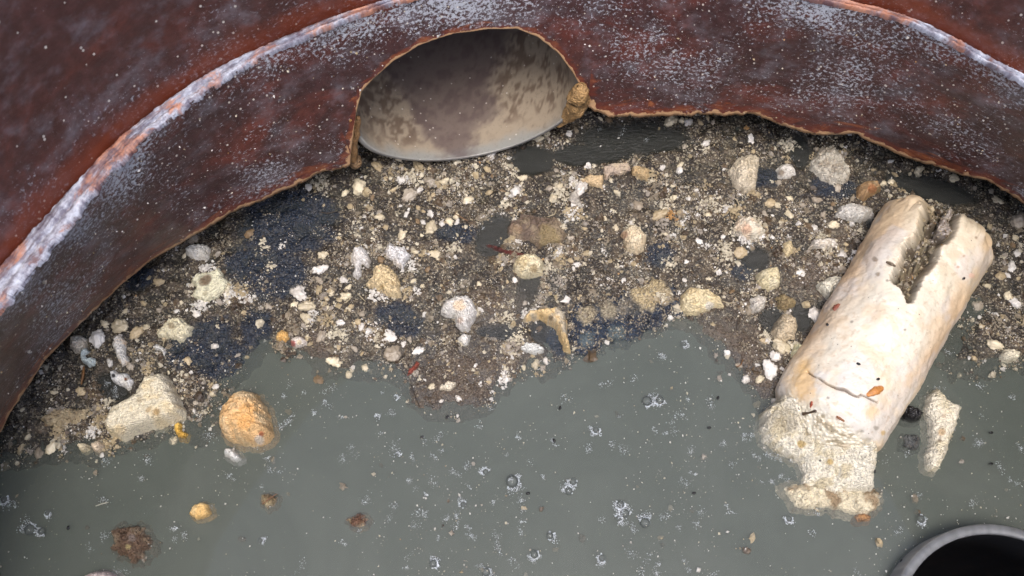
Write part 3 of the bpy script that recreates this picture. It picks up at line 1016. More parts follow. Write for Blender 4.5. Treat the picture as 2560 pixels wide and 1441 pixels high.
lump("peach_lump", "peach and cream lump right of the brown shiny raft", [(1552, 590), (1575, 570), (1600, 578), (1614, 600), (1610, 630), (1590, 640), (1565, 628), (1558, 608)], 0.0095, (226, 204, 164), (236, 220, 184), fold=0.0008, grain=0.0006, seed=39, spots=((1560, 588, 10, (176, 120, 90), .6),))
lump("wedge_slab", "cream fluted wedge of grease with a bright lower lip near the navy crust raft", [(1700, 745), (1720, 722), (1765, 730), (1800, 752), (1810, 772), (1780, 775), (1760, 785), (1720, 788), (1702, 775)], 0.0085, (232, 214, 166), (212, 190, 140), fold=0.0010, grain=0.0008, rnd=0.006, seed=41, spots=((1775, 765, 10, (244, 240, 230), .7),))
lump("navy_raft", "long dark navy raft crusted with tan grains along the open water", [(1405, 790), (1425, 765), (1480, 752), (1560, 722), (1640, 700), (1690, 730), (1712, 765), (1690, 778), (1640, 802), (1560, 848), (1500, 866), (1440, 885), (1425, 840)], 0.0016, (26, 46, 66), (18, 32, 50), cat="scum raft", grain=0.0012, gscale=480, rough=0.0016, rnd=0.006, edge=0.0050, seed=43, mat=MAT_SCUM,
     spots=((1470, 785, 26, (198, 182, 144), .7), (1520, 775, 24, (190, 176, 142), .6), (1620, 735, 44, (204, 184, 140), .9), (1660, 745, 26, (196, 178, 140), .8), (1565, 765, 24, (150, 140, 120), .6), (1585, 775, 20, (70, 72, 70), .9), (1540, 838, 22, (120, 134, 130), .5), (1470, 850, 22, (110, 124, 124), .5)))
lump("twisted_strip", "twisted tan strip hooked over the left end of the navy raft", [(1303, 803), (1322, 784), (1360, 777), (1396, 773), (1414, 798), (1420, 840), (1428, 882), (1408, 884), (1398, 850), (1384, 818), (1350, 798), (1312, 810)], 0.0075, (222, 190, 130), (176, 164, 140), cat="scum strip", fold=0.0016, rough=0.001, rnd=0.0028, seed=45, spots=((1377, 795, 8, (84, 70, 50), .8),))
lump("brown_raft", "brown shiny raft of fused crumbs right of the dark gap of water", ell(1345, 578, 68, 38, 5, 20, 0.16), 0.0060, (112, 94, 80), (150, 132, 106), cat="scum raft", grain=0.0022, gscale=330, rough=0.0012, seed=47, spots=((1375, 592, 34, (166, 148, 106), .7), (1290, 575, 16, (176, 150, 120), .6)))
lump("red_sliver", "dark red sliver pointing left beneath the brown shiny raft", [(1213, 612), (1235, 613), (1262, 625), (1300, 632), (1318, 640), (1290, 645), (1268, 640), (1240, 625)], 0.0022, (94, 38, 32), (74, 32, 28), cat="leaf scrap", rough=0.0003, seed=49)
lump("red_scrap", "small orange-red scrap at the tip of the central scum tongue", [(1033, 915), (1043, 902), (1050, 910), (1043, 925), (1030, 935), (1018, 938), (1022, 925)], 0.0022, (140, 62, 44), (112, 46, 34), cat="leaf scrap", rough=0.0003, seed=51)
lump("tan_flake", "four-sided tan flake below the shadowed open water, leftmost of three in a row", [(1449, 455), (1472, 440), (1508, 442), (1508, 474), (1492, 472)], 0.0032, (198, 170, 126), None, rough=0.0003, rnd=0.0015, seed=53)
lump("mauve_flake", "arched mauve-tan flake, middle of three flakes in a row", [(1508, 420), (1530, 412), (1572, 409), (1577, 430), (1550, 440), (1530, 440), (1515, 452), (1508, 440)], 0.0032, (176, 156, 136), (190, 170, 140), rough=0.0004, rnd=0.0015, seed=55)
lump("ochre_flake", "ochre flake, rightmost of three flakes in a row", ell(1602, 434, 23, 16, 10), 0.0034, (190, 158, 106), (170, 146, 104), rough=0.0004, rnd=0.0015, seed=57)
lump("grey_pebble", "smooth grey drop-shaped piece below the three flakes", [(1418, 505), (1425, 485), (1440, 482), (1450, 500), (1457, 520), (1440, 523), (1428, 515)], 0.0045, (176, 168, 154), None, rough=0.0002, seed=59)
lump("pale_tower_lump", "tall pale beige lump under the jagged right wall edge", [(1820, 432), (1838, 402), (1868, 396), (1895, 402), (1893, 440), (1888, 475), (1860, 486), (1835, 470)], 0.0105, (208, 194, 166), (186, 172, 144), rough=0.0012, grain=0.0010, seed=61)
lump("white_brown_lump", "white lump with a brown dimple right of the tall pale beige lump", ell(1962, 432, 24, 16, 15), 0.0060, (208, 202, 190), GREY, rough=0.0008, seed=63, spots=((1953, 432, 9, (140, 116, 84), .7),))
lump("warty_lump", "warty grey lump in the shade under the right wall edge", [(2028, 400), (2045, 375), (2080, 372), (2105, 400), (2125, 430), (2120, 458), (2085, 470), (2045, 450), (2025, 425)], 0.0085, (186, 178, 160), (164, 152, 132), grain=0.0022, gscale=330, seed=65)
lump("grey_slab", "grey-white rounded slab left of the forked end of the log", [(2085, 545), (2095, 520), (2120, 515), (2150, 518), (2180, 530), (2182, 548), (2155, 556), (2120, 552)], 0.0070, (192, 188, 178), (176, 168, 154), grain=0.0007, gscale=650, seed=67)
lump("brown_stone", "angular brown-orange piece resting above the grey-white slab", [(2141, 470), (2160, 462), (2185, 462), (2200, 480), (2178, 492), (2155, 508), (2142, 495)], 0.0085, (178, 140, 92), (150, 128, 88), cat="pebble", rough=0.0006, rnd=0.004, seed=69, spots=((2183, 472, 12, (176, 112, 70), .7),))
lump("pink_cream_lump", "pinkish cream angular lump on the left of a sludge patch, well left of the log", [(1832, 575), (1845, 548), (1870, 548), (1895, 565), (1912, 585), (1890, 602), (1858, 600)], 0.0085, (228, 204, 172), (220, 210, 186), grain=0.0010, rough=0.001, seed=71, spots=((1870, 572, 14, (216, 170, 140), .6), (1845, 590, 10, (200, 204, 196), .6)))
lump("tan_bean", "smooth upright tan bean left of the log", ell(1968, 625, 13, 20, 5, 14, 0.06), 0.0052, (206, 186, 140), None, rough=0.0002, seed=73)
lump("white_strip_lump", "lying white knobbly strip between the tan bean and the log", ell(2056, 613, 37, 13, -8), 0.0052, (218, 210, 196), (190, 176, 152), rough=0.0009, grain=0.0008, seed=75)
lump("square_cream_lump", "squarish cream lump below a navy stain left of the log", [(1888, 688), (1905, 678), (1938, 673), (1948, 700), (1948, 722), (1918, 730), (1892, 718)], 0.0085, (232, 220, 182), (208, 194, 150), grain=0.0008, fold=0.0006, rnd=0.005, seed=77)
lump("pearl_lump", "pearly grey-cream lump leaning at the log's left flank", [(2040, 715), (2065, 700), (2095, 698), (2108, 715), (2100, 735), (2075, 742), (2068, 752), (2050, 735)], 0.0085, (214, 208, 186), (180, 172, 150), rough=0.0009, grain=0.0008, seed=79)
lump("ashen_lump", "ashen crumbly lump left of two small dark water holes", ell(1892, 762, 24, 20, -20), 0.0065, (204, 196, 182), GREY, grain=0.0012, gscale=480, seed=83)
lump("bronze_lump", "bronze glassy lump between two small dark water holes", ell(1962, 758, 26, 18, 20), 0.0055, (150, 130, 88), (116, 98, 66), rough=0.0009, grain=0.0008, seed=85)
lump("mottled_lump", "mottled tan-grey lump under the dark water holes left of the log", [(1926, 830), (1940, 805), (1960, 786), (1985, 800), (1992, 820), (1985, 850), (1950, 858), (1930, 850)], 0.0080, (190, 172, 140), (160, 146, 120), grain=0.0010, rough=0.0010, seed=87)
lump("yellow_white_lump", "yellowish white lump pressed against the log's left flank below a mottled lump", ell(1996, 884, 20, 19, 0), 0.0080, (222, 216, 172), (190, 180, 140), rough=0.0010, grain=0.0010, seed=89)
lump("cream_slab", "upright cream slab floating right of the log's lower end", [(2316, 1050), (2318, 992), (2340, 978), (2356, 990), (2364, 1005), (2396, 1022), (2390, 1060), (2375, 1100), (2360, 1150), (2340, 1178), (2320, 1168), (2315, 1140), (2326, 1105), (2318, 1075)], 0.0070, (226, 216, 190), (206, 194, 162), grain=0.0009, gscale=560, pit=0.0006, rnd=0.006, seed=91, spots=((2355, 1080, 10, (196, 160, 110), .7), (2350, 1103, 7, (130, 110, 84), .7), (2360, 1040, 6, (176, 146, 110), .6)))
lump("black_lump", "glossy black lump between the log and the cream slab", ell(2277, 1036, 29, 17, 12, 16, 0.14), 0.0052, (30, 30, 32), None, cat="debris lump", mat=MAT_BLACK, grain=0.0016, gscale=520, seed=93)
lump("charcoal_clump", "faint charcoal clump below the glossy black lump", ell(2280, 1104, 22, 20, 0), 0.0012, (58, 60, 60), (84, 86, 84), cat="debris lump", grain=0.0012, gscale=620, base=-0.002, seed=95)
lump("crumb_mass", "crumbly cream and brown mass sinking below the log's lower end", [(1965, 1215), (2010, 1205), (2090, 1225), (2170, 1215), (2205, 1225), (2200, 1262), (2170, 1285), (2110, 1278), (2050, 1270), (1990, 1262)], 0.0034, (212, 200, 168), (150, 128, 96), grain=0.0020, gscale=430, rough=0.0014, edge=0.0024, base=-0.0016, flare=0.004, seed=97)
lump("rust_tuft", "small rusty tuft under the crumbly mass at the log's lower end", ell(2160, 1293, 20, 12, 0), 0.0006, (176, 128, 76), (150, 110, 70), cat="scum tuft", rough=0.0010, base=-0.0022, seed=99)
lump("apricot_flake", "single apricot flake alone in the open water at lower left", [(474, 1285), (484, 1265), (505, 1257), (520, 1262), (527, 1285), (515, 1292), (490, 1298)], 0.0030, (236, 190, 108), (240, 202, 130), rough=0.0003, rnd=0.0018, seed=101)
lump("brown_fuzz", "dark brown fuzzy clump in the open water at bottom left", ell(330, 1355, 48, 42, 10, 24, 0.22), 0.0030, (106, 82, 62), (130, 110, 86), cat="scum tuft", grain=0.0022, gscale=520, rough=0.0022, edge=0.0022, base=-0.0012, flare=0.003, seed=103, spots=((320, 1368, 7, (206, 190, 140), .8), (330, 1345, 10, (150, 140, 134), .5)))
lump("olive_tuft", "loose olive-brown tuft with a twig right of the apricot flake", ell(668, 1250, 22, 20, 0, 16, 0.25), 0.0012, (130, 108, 76), (176, 160, 120), cat="scum tuft", grain=0.0016, rough=0.0012, base=-0.002, seed=105)
lump("white_shell", "white rounded shell-like bit under the orange ball", ell(580, 1137, 20, 11, 25), 0.0036, (206, 206, 200), None, rough=0.0004, seed=107)
lump("russet_tuft", "loose russet tuft alone in the bottom middle water", ell(893, 1302, 26, 18, -10, 16, 0.25), 0.0012, (110, 78, 58), (170, 148, 110), cat="scum tuft", grain=0.0016, rough=0.0012, base=-0.002, seed=109)
lump("pink_stub", "smooth pale pink rounded stub cut by the bottom edge at left", ell(255, 1455, 46, 26, 0, 18, 0.03), 0.0075, (226, 204, 196), None, cat="debris lump", rough=0.0001, edge=0.0003, seed=111)
lump("floating_biscuit", "long grainy beige patch left of the large cream block", ell(165, 1045, 62, 26, -5, 20, 0.15), 0.0034, (176, 158, 122), (150, 132, 100), grain=0.0014, gscale=480, rough=0.001, seed=113, spots=((108, 1072, 14, (140, 96, 50), .7),))
lump("round_pebble", "round cream pebble below the large cream block, right of its dimpled twin", ell(245, 1117, 15, 12, 0), 0.0050, (222, 200, 168), None, rough=0.0005, seed=115)
lump("round_pebble", "small round cream pebble with a dimple, left of its twin below the large cream block", ell(209, 1118, 12, 11, 0), 0.0044, (214, 198, 160), None, rough=0.0005, seed=117)
lump("right_edge_lump", "cream lump at the far right edge level with the middle of the log", ell(2523, 890, 22, 16, 20), 0.0055, (222, 214, 186), CREAM, grain=0.001, seed=119)
lump("white_chip", "bright white ragged chip right of the central scum tongue", ell(1330, 872, 27, 13, 5, 18, 0.2), 0.0050, (234, 234, 226), None, grain=0.0010, gscale=600, seed=121)
lump("tongue_chip", "cream chip with a black dot on the tip of the central scum tongue", ell(1118, 967, 23, 12, -12), 0.0040, (226, 214, 186), None, rough=0.0006, seed=123, spots=((1110, 960, 4, (30, 26, 24), 1),))
lump("white_shard", "white ragged shard below the mushroom-shaped lump", [(1143, 848), (1160, 836), (1178, 842), (1172, 862), (1160, 868), (1150, 858)], 0.0046, (230, 226, 216), None, rough=0.0006, seed=125)

# ------------------------------------------------------------------ standing pipe, bottom right
spz, c0, Rr = SPZ, SPC, SPR
rin = Rr * (1 - 0.088)
an = np.linspace(0, 2 * math.pi, 180, endpoint=False)
prof = [(Rr, -0.30, (120, 120, 118)), (Rr, spz - 0.0012, (140, 140, 138)), (Rr - 0.0006, spz, (106, 108, 108)), (rin + 0.0005, spz, (116, 118, 120)), (rin, spz - 0.0005, (110, 112, 114)), (rin, spz - 0.003, (40, 42, 46)), (rin, -0.02, (16, 17, 20)), (rin, -0.16, (14, 15, 18)), (0.001, -0.165, (10, 11, 13))]  # inner wall near black: biofilm plus the shade of depth put into the colour
vs, cs = [], []
for r, z, cc in prof:
    vs.append(np.c_[c0[0] + r * np.cos(an), c0[1] + r * np.sin(an), np.full(180, z)])
    nn = fbm(np.c_[np.cos(an) * 30, np.sin(an) * 30], 4, 130)
    cs.append(lin(cc) * (0.6 + 0.8 * nn)[:, None])
sp = bpy.data.objects.new("standing_pipe", None)
COL.objects.link(sp)
tag(sp, "grey plastic pipe standing upright in the water with a black opening, bottom right", "pipe")
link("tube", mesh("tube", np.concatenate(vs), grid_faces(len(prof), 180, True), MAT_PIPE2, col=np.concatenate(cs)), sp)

# sludge plugs where the outlet pipe meets the broken wall
def plug(path, radii, name, label, seed, col=(176, 140, 92)):
    path = np.array(path)
    n = 60
    t = np.linspace(0, 1, n)
    tt = np.linspace(0, 1, len(path))
    c3 = np.stack([np.interp(t, tt, path[:, k]) for k in range(3)], 1)
    rr2 = np.interp(t, tt, radii) * np.clip(np.minimum(t, 1 - t) * 12, 0.02, 1) ** 0.5
    a = np.linspace(0, 2 * math.pi, 32, endpoint=False)
    tg = np.gradient(c3, axis=0)
    tg /= np.linalg.norm(tg, axis=1)[:, None]
    s1_ = np.cross(tg, [0, 0, 1.0])
    s1_ /= np.linalg.norm(s1_, axis=1)[:, None]
    s2_ = np.cross(s1_, tg)
    v = c3[:, None] + rr2[:, None, None] * (np.cos(a)[None, :, None] * s1_[:, None] + np.sin(a)[None, :, None] * s2_[:, None])
    v = v.reshape(-1, 3)
    dv = v - np.repeat(c3, 32, axis=0)
    v = v + dv * (fbm(v * 170, 4, seed) - 0.5)[:, None] * 1.1
    cc = lin(col) * (0.6 + 0.8 * fbm(v * 260, 4, seed + 1))[:, None]
    o = link(name, mesh(name, v, grid_faces(n, 32, True), MAT_LUMP, col=cc), outlet)
    o["label"] = label


plug([P(1385, 314, 0.018), P(1410, 300, 0.022), P(1438, 272, 0.034), P(1448, 240, 0.046), P(1444, 216, 0.056)], [0.0015, 0.0030, 0.0048, 0.0052, 0.003], "mud_seal", "tan mud smeared at the right of the pipe mouth", 140)
plug([P(884, 405, 0.020), P(880, 372, 0.030), P(886, 330, 0.042), P(896, 290, 0.055)], [0.002, 0.003, 0.0026, 0.0015], "mud_seal", "tan mud at the left of the pipe mouth", 143, (168, 128, 84))
plug([P(878, 418, 0.018), P(890, 405, 0.018), P(893, 385, 0.020)], [0.002, 0.003, 0.002], "mud_seal", "wet mud knob at the torn wall corner", 146, (150, 120, 86))

# ------------------------------------------------------------------ scum: where it lies
SCUM = [(-260, 1180), (0, 1128), (120, 1130), (230, 1135), (300, 1110), (440, 1080), (520, 1060), (545, 1000), (590, 950), (640, 900), (690, 862), (740, 872), (790, 912), (870, 920), (960, 928), (1005, 960), (1035, 1010), (1085, 1030), (1150, 1020), (1210, 1000), (1280, 960), (1350, 915), (1430, 888), (1530, 855), (1640, 808), (1740, 800), (1790, 880), (1850, 950), (1900, 1010), (1985, 1010), (2020, 900), (2200, 700), (2440, 760), (2400, 850), (2380, 905), (2440, 915), (2500, 930), (2560, 900), (2760, 880), (2760, 400), (2300, 300), (1900, 200), (1400, 200), (900, 300), (500, 450), (0, 900), (-260, 1000)]
HOLES = [(1232, 585, 42, 55, 15), (1320, 720, 24, 60, 20), (1930, 800, 34, 34, 0), (2005, 790, 26, 36, 0), (280, 965, 42, 34, 20), (1590, 345, 150, 40, 0), (1470, 385, 110, 26, 0), (1330, 400, 60, 40, 0), (1240, 830, 45, 20, 0), (660, 905, 40, 50, 40), (2000, 380, 26, 40, 0), (1890, 645, 36, 30, 20), (2330, 470, 120, 30, 15), (2190, 560, 30, 16, 0), (1370, 830, 40, 40, 0), (800, 905, 20, 20, 0), (2380, 870, 22, 40, 30)]
NAVY = [(725, 560, 125, 85, -10), (690, 690, 80, 65, 0), (745, 520, 70, 45, 0), (735, 600, 90, 40, -20), (700, 690, 55, 60, -30), (620, 660, 60, 50, 0), (480, 870, 70, 50, -20), (560, 900, 90, 55, 0), (640, 825, 40, 55, 10), (1000, 800, 60, 40, 20), (680, 560, 80, 50, -20), (520, 840, 70, 40, -20), (1855, 680, 26, 22, 0), (1140, 585, 50, 25, 0), (1400, 850, 30, 40, 0), (2080, 470, 60, 30, 0), (1650, 640, 40, 30, 0), (350, 700, 40, 24, -30), (1905, 445, 40, 26, 0)]
BROWN = [(1820, 870, 90, 80, 40), (1900, 940, 60, 60, 0), (1120, 990, 100, 50, 0), (1200, 930, 130, 60, 0), (800, 870, 60, 50, 0), (1240, 770, 80, 40, 0), (2100, 590, 60, 30, 0), (2030, 690, 60, 50, 0)]


def blobs(L, x, y):
    r = np.zeros(len(x))
    for cx, cy, rx, ry, ro_ in L:
        c, s = math.cos(rad(ro_)), math.sin(rad(ro_))
        dx, dy = x - cx, y - cy
        u, w = (dx * c + dy * s) / rx, (-dx * s + dy * c) / ry
        r = np.maximum(r, np.exp(-(u * u + w * w) ** 1.5 * 0.7))
    return r


SCUM_FULL = [None]


def scum_at(xy):
    """0 open water .. 1 thick scum, at places on the water"""
    x, y = proj(np.c_[xy, np.zeros(len(xy))])
    n = fbm(xy * 55, 4, 200, 0.6)
    d = sdf(SCUM, np.c_[x, y]) + (n - 0.5) * 120
    m = sstep(-42, 48, d)
    SCUM_FULL[0] = m
    return m * (1 - sstep(0.30, 0.70, blobs(HOLES, x, y) + (n - 0.5) * 0.7)), x, y


lo = np.array([-0.36, -0.20])
hi = np.array([0.36, 0.26])
h = 0.00095
nx, ny = int((hi[0] - lo[0]) / h), int((hi[1] - lo[1]) / h)
X, Y = np.meshgrid(lo[0] + np.arange(nx) * h, lo[1] + np.arange(ny) * h)
xy = np.c_[X.ravel(), Y.ravel()]
mk, x, y = scum_at(xy)
full = SCUM_FULL[0]
thick = fbm(xy * 130, 5, 210, 0.6)
z = -0.0070 + full * 0.0057 + mk * (0.0011 + 0.0060 * (thick - 0.44)) + (fbm(xy * 600, 3, 214) - 0.5) * 0.0013 * mk
cm = fbm(xy * 42, 4, 220)
cm2 = fbm(xy * 210, 4, 222, 0.6)
c = np.outer(1 - cm, lin((42, 37, 31))) + np.outer(cm, lin((78, 68, 56)))
c = blend(c, sstep(0.52, 0.70, cm2) * 0.6, (118, 104, 84))
c = blend(c, sstep(0.50, 0.34, cm2) * 0.6, (34, 29, 25))
nv = sstep(0.35, 0.65, blobs(NAVY, x, y) + (cm2 - 0.5) * 0.9)
gate = np.clip(mk * 1.4 - 0.4, 0, 1) * (1 - 0.85 * nv) * (1 - 0.7 * blobs(BROWN, x, y))
c = blend(c, (1 - mk) * full, (30, 30, 25))  # dark sludge in the gaps; near the wall this colour also carries shade
c = blend(c, blobs(BROWN, x, y) * 0.75, (104, 90, 76))
c = blend(c, sstep(0.35, 0.65, blobs(NAVY, x, y) + (cm2 - 0.5) * 0.9) * 0.95, (17, 34, 52))
kp = (full > 0.02).reshape(ny, nx)
kf = kp[:-1, :-1] & kp[1:, :-1] & kp[:-1, 1:] & kp[1:, 1:]
j, i = np.nonzero(kf)
f = np.stack([j * nx + i, j * nx + i + 1, (j + 1) * nx + i + 1, (j + 1) * nx + i], -1)
used = np.unique(f)
mp = np.zeros(len(xy), np.int64)
mp[used] = np.arange(len(used))
tag(link("scum_mat", mesh("scum_mat", np.c_[xy, z][used], mp[f], MAT_SCUM, col=np.c_[c, gate][used])), "brown and navy sludge floating on the water", None, None, "stuff")

# ------------------------------------------------------------------ grains
PAL = np.array([lin(q) for q in ((206, 197, 174), (222, 218, 210), (176, 160, 128), (138, 128, 110), (92, 78, 62), (158, 150, 138), (180, 138, 86), (60, 50, 42))])


def rot_rand(n):
    q_ = RNG.normal(size=(n, 4))
    q_ /= np.linalg.norm(q_, axis=1)[:, None]
    w, a, b, d = q_.T
    return np.stack([np.stack([1 - 2 * (b * b + d * d), 2 * (a * b - d * w), 2 * (a * d + b * w)], -1), np.stack([2 * (a * b + d * w), 1 - 2 * (a * a + d * d), 2 * (b * d - a * w)], -1), np.stack([2 * (a * d - b * w), 2 * (b * d + a * w), 1 - 2 * (a * a + b * b)], -1)], 1)


def scatter(name, pos, size, col, sub, label, flat=0.75):
    if sub == 0:
        tv = np.array([(1, 0, 0), (-1, 0, 0), (0, 1, 0), (0, -1, 0), (0, 0, 1), (0, 0, -1)], float)
        tf = np.array([(0, 2, 4), (2, 1, 4), (1, 3, 4), (3, 0, 4), (2, 0, 5), (1, 2, 5), (3, 1, 5), (0, 3, 5)], np.int32)
    else:
        tv, tf = ico(sub)
    n, m = len(pos), len(tv)
    jit = 1 + RNG.uniform(-0.32, 0.32, (n, m)) if sub == 0 else 1 + (fbm((tv[None] * 2.1 + RNG.uniform(0, 90, (n, 1, 3))).reshape(-1, 3), 2, 3).reshape(n, m) - 0.5) * 2.0
    sc = size[:, None] * RNG.uniform(0.6, 1.25, (n, 3))
    v = np.einsum('nij,nmj->nmi', rot_rand(n), tv[None] * jit[..., None] * sc[:, None])
    v[..., 2] *= flat
    v = v + pos[:, None]
    f_ = (tf[None] + (np.arange(n) * m)[:, None, None]).reshape(-1, 3)
    cc = np.repeat(col, m, axis=0)
    o = link(name, mesh(name, v.reshape(-1, 3), f_, MAT_CRUMB, col=cc, smooth=False))
    return tag(o, label, None, None, "stuff")


def sample(n, fn):
    out = []
    tot = 0
    while tot < n:
        q_ = np.c_[RNG.uniform(-0.34, 0.34, n), RNG.uniform(-0.17, 0.23, n)]
        w = fn(q_)
        k_ = q_[RNG.uniform(size=n) < w]
        out.append(k_)
        tot += len(k_)
    return np.concatenate(out)[:n]


def crumb_density(xy, cut=0.90):
    m, x, y = scum_at(xy)
    g = fbm(xy * 95, 4, 230, 0.6)
    w = m * (0.05 + 0.95 * sstep(0.45, 0.66, g))
    w = w * (1 - 0.75 * sstep(0.3, 0.7, blobs(BROWN[:3], x, y)))
    w = w * (1 - cut * sstep(0.25, 0.6, blobs(NAVY, x, y) + (g - 0.5) * 0.6))
    w = w * (0.35 + 0.65 * sstep(70, 300, y - np.interp(x, bx, by) + (g - 0.5) * 220))
    return np.clip(w, 0, 1)


def mat_z(xy):
    m, _, _ = scum_at(xy)
    t = fbm(xy * 130, 5, 210, 0.6)
    return -0.0070 + SCUM_FULL[0] * 0.0057 + m * (0.0011 + 0.0060 * (t - 0.44))


def pick(n, w):
    i_ = RNG.choice(len(PAL), n, p=np.array(w) / sum(w))
    return PAL[i_] * RNG.uniform(0.75, 1.1, (n, 1))


# fine dust
p = sample(52000, lambda q_: crumb_density(q_, 0.62))
s = np.exp(RNG.normal(math.log(0.00026), 0.45, len(p)))
scatter("scum_dust", np.c_[p, np.maximum(mat_z(p), -0.0006) + s * 0.3], s, pick(len(p), (2.6, 2.4, 1.8, 2.6, 2.2, 2.0, .04, 1.4)), 0, "fine pale grains on the scum")
# crumbs
p = sample(5600, crumb_density)
s = np.exp(RNG.normal(math.log(0.00060), 0.45, len(p)))
scatter("scum_crumbs", np.c_[p, np.maximum(mat_z(p), -0.0008) + s * 0.05], s, pick(len(p), (2.2, 1.0, 2.0, 3.0, 2.8, 2.2, .04, 1.8)), 1, "small crumbs strewn through the scum")
# crumbly clots: bits packed into heaps of one colour
cc_ = sample(520, lambda q_: crumb_density(q_) * sstep(0.40, 0.62, fbm(q_ * 38, 3, 236)))
pos, siz, cl_ = [], [], []
for cx_, cy_ in cc_:
    big = RNG.uniform() ** 2.2
    n = int(10 + 60 * big)
    sp_ = 0.0007 + 0.0022 * big
    el_ = RNG.uniform(0.5, 1.0)
    a = RNG.uniform(0, 3.14)
    g2 = RNG.normal(size=(n, 2)) * np.array([1, el_]) * sp_
    g2 = np.c_[g2[:, 0] * math.cos(a) - g2[:, 1] * math.sin(a), g2[:, 0] * math.sin(a) + g2[:, 1] * math.cos(a)]
    hz = 0.0004 + (0.0004 + 0.0016 * big) * np.exp(-np.sum(g2 ** 2, 1) / (2 * sp_ ** 2))
    pos.append(np.c_[g2 + [cx_, cy_], hz - 0.0004])
    siz.append(np.exp(RNG.normal(math.log(0.00042 + 0.00028 * big), 0.35, n)))
    b_ = PAL[RNG.choice(8, p=np.array([4, 3, 2.4, 2, 1, 2, .1, .2]) / 14.7)]
    cl_.append(b_ * RNG.uniform(0.72, 1.12, (n, 1)))
pos = np.concatenate(pos)
pos[:, 2] += np.maximum(mat_z(pos[:, :2]), -0.0008)
scatter("scum_clots", pos, np.concatenate(siz), np.concatenate(cl_), 0, "heaped crumbly clots of grease in the scum")
# bits hanging just under the surface among the scum
p = sample(2600, lambda q_: (scum_at(q_)[0] * 0.8 + 0.03) * (np.hypot(q_[:, 0] - SPC[0], q_[:, 1] - SPC[1]) > SPR + 0.002))
s = np.exp(RNG.normal(math.log(0.0011), 0.4, len(p)))
scatter("sunken_crumbs", np.c_[p, RNG.uniform(-0.004, -0.0008, len(p))], s, pick(len(p), (2, 1, 2, 2, 2, 1, .05, 1)), 1, "crumbs drifting just under the surface")


def open_density(xy):
    m, x, y = scum_at(xy)
    off_ = np.hypot(xy[:, 0] - SPC[0], xy[:, 1] - SPC[1]) > SPR + 0.001
    return off_ * (1 - m) * np.clip(sstep(850, 1050, y) + 0.45, 0, 1) * (0.12 + 0.88 * sstep(0.42, 0.66, fbm(xy * 34, 4, 240)))


p = sample(6800, open_density)
s = np.exp(RNG.normal(math.log(0.00020), 0.55, len(p)))
scatter("water_flecks", np.c_[p, RNG.uniform(-0.0009, 0.0004, len(p))], s, pick(len(p), (3, 5, .8, 1, .3, 2, .06, .1)), 0, "white flecks afloat on the open water")
# wisps: broken white films, each a wandering chain of specks
cen_ = sample(620, open_density)
pos, siz = [], []
for cx, cy in cen_:
    n = RNG.integers(10, 60)
    a = RNG.uniform(0, 6.28)
    spread = RNG.uniform(0.0006, 0.0026)
    st = RNG.normal(size=(n, 2)) * 0.00045 + np.array([math.cos(a), math.sin(a)]) * RNG.uniform(-0.00012, 0.00012)
    q_ = np.array([cx, cy]) + np.cumsum(st, axis=0) * 0.6 + RNG.normal(size=(n, 2)) * spread * 0.4
    pos.append(np.c_[q_, np.full(n, RNG.uniform(-0.0014, 0.0002))])
    siz.append(np.exp(RNG.normal(math.log(0.00015), 0.35, n)))
pos, siz = np.concatenate(pos), np.concatenate(siz)
scatter("water_wisps", pos, siz, np.tile(lin((206, 214, 218)), (len(pos), 1)) * RNG.uniform(.7, 1, (len(pos), 1)), 0, "wispy white film scraps on the open water", 0.4)

gp, gi = GRIT
gs = np.exp(RNG.normal(math.log(0.0006), 0.4, len(gp)))
go = scatter("slot_grit", gp - np.array(log.location), gs, pick(len(gp), (1, .6, 2, 3, 3, 2, .1, 2)), 0, "brown and grey grit packed in the split")
go.parent = log
# grains stuck to the wall
n = 700
ti = RNG.integers(0, 3000, n)
fi = RNG.uniform(0.02, 0.97, n)
wp = a3[ti] + (b3 - a3)[ti] * (fi * tb[ti])[:, None] - dirn[ti] * 0.0002
s = np.exp(RNG.normal(math.log(0.00028), 0.5, n))
scatter("wall_grains", wp, s, pick(n, (3, 4, 2, 1, .3, 2, .4, .2)), 0, "pale grains stuck to the brown wall")

# ------------------------------------------------------------------ single crumbs, one object each
LAND = [("pipe mouth", 1100, 400), ("row of three tan flakes", 1540, 440), ("smooth grey drop", 1437, 503), ("tall pale beige lump", 1860, 440), ("grey-white slab", 2135, 535), ("warty grey lump", 2075, 420), ("forked log end", 2330, 500), ("pink-cream lump", 1870, 575), ("tan bean", 1968, 625), ("square cream lump", 1918, 700), ("pearly lump", 2075, 722),
        ("mottled lump", 1958, 822), ("log's right flank", 2440, 800), ("navy raft", 1560, 785), ("peach lump", 1583, 605), ("brown shiny raft", 1345, 578), ("fluted cream lump", 1322, 668), ("mushroom lump", 1148, 788), ("white shard", 1160, 852), ("white ragged chip", 1330, 872), ("scum tongue tip", 1118, 967), ("red scrap", 1035, 920), ("tan knobbly lump", 962, 710), ("branched white clot", 902, 655),
        ("ragged white cluster", 995, 645), ("navy stain", 740, 560), ("amber bit", 706, 842), ("pale hollow flake", 522, 715), ("grey lump at the wall", 499, 632), ("knobbly cream lump", 442, 828), ("seeded white flake", 306, 950), ("curled flake", 222, 895), ("large cream block", 365, 1020), ("orange ball", 612, 1045), ("white comma curl", 398, 874), ("torn wall corner", 880, 430), ("right wall edge", 2420, 470), ("wedge slab", 1755, 755), ("beige patch", 165, 1045), ("right-edge cream lump", 2523, 890)]
USED = set()


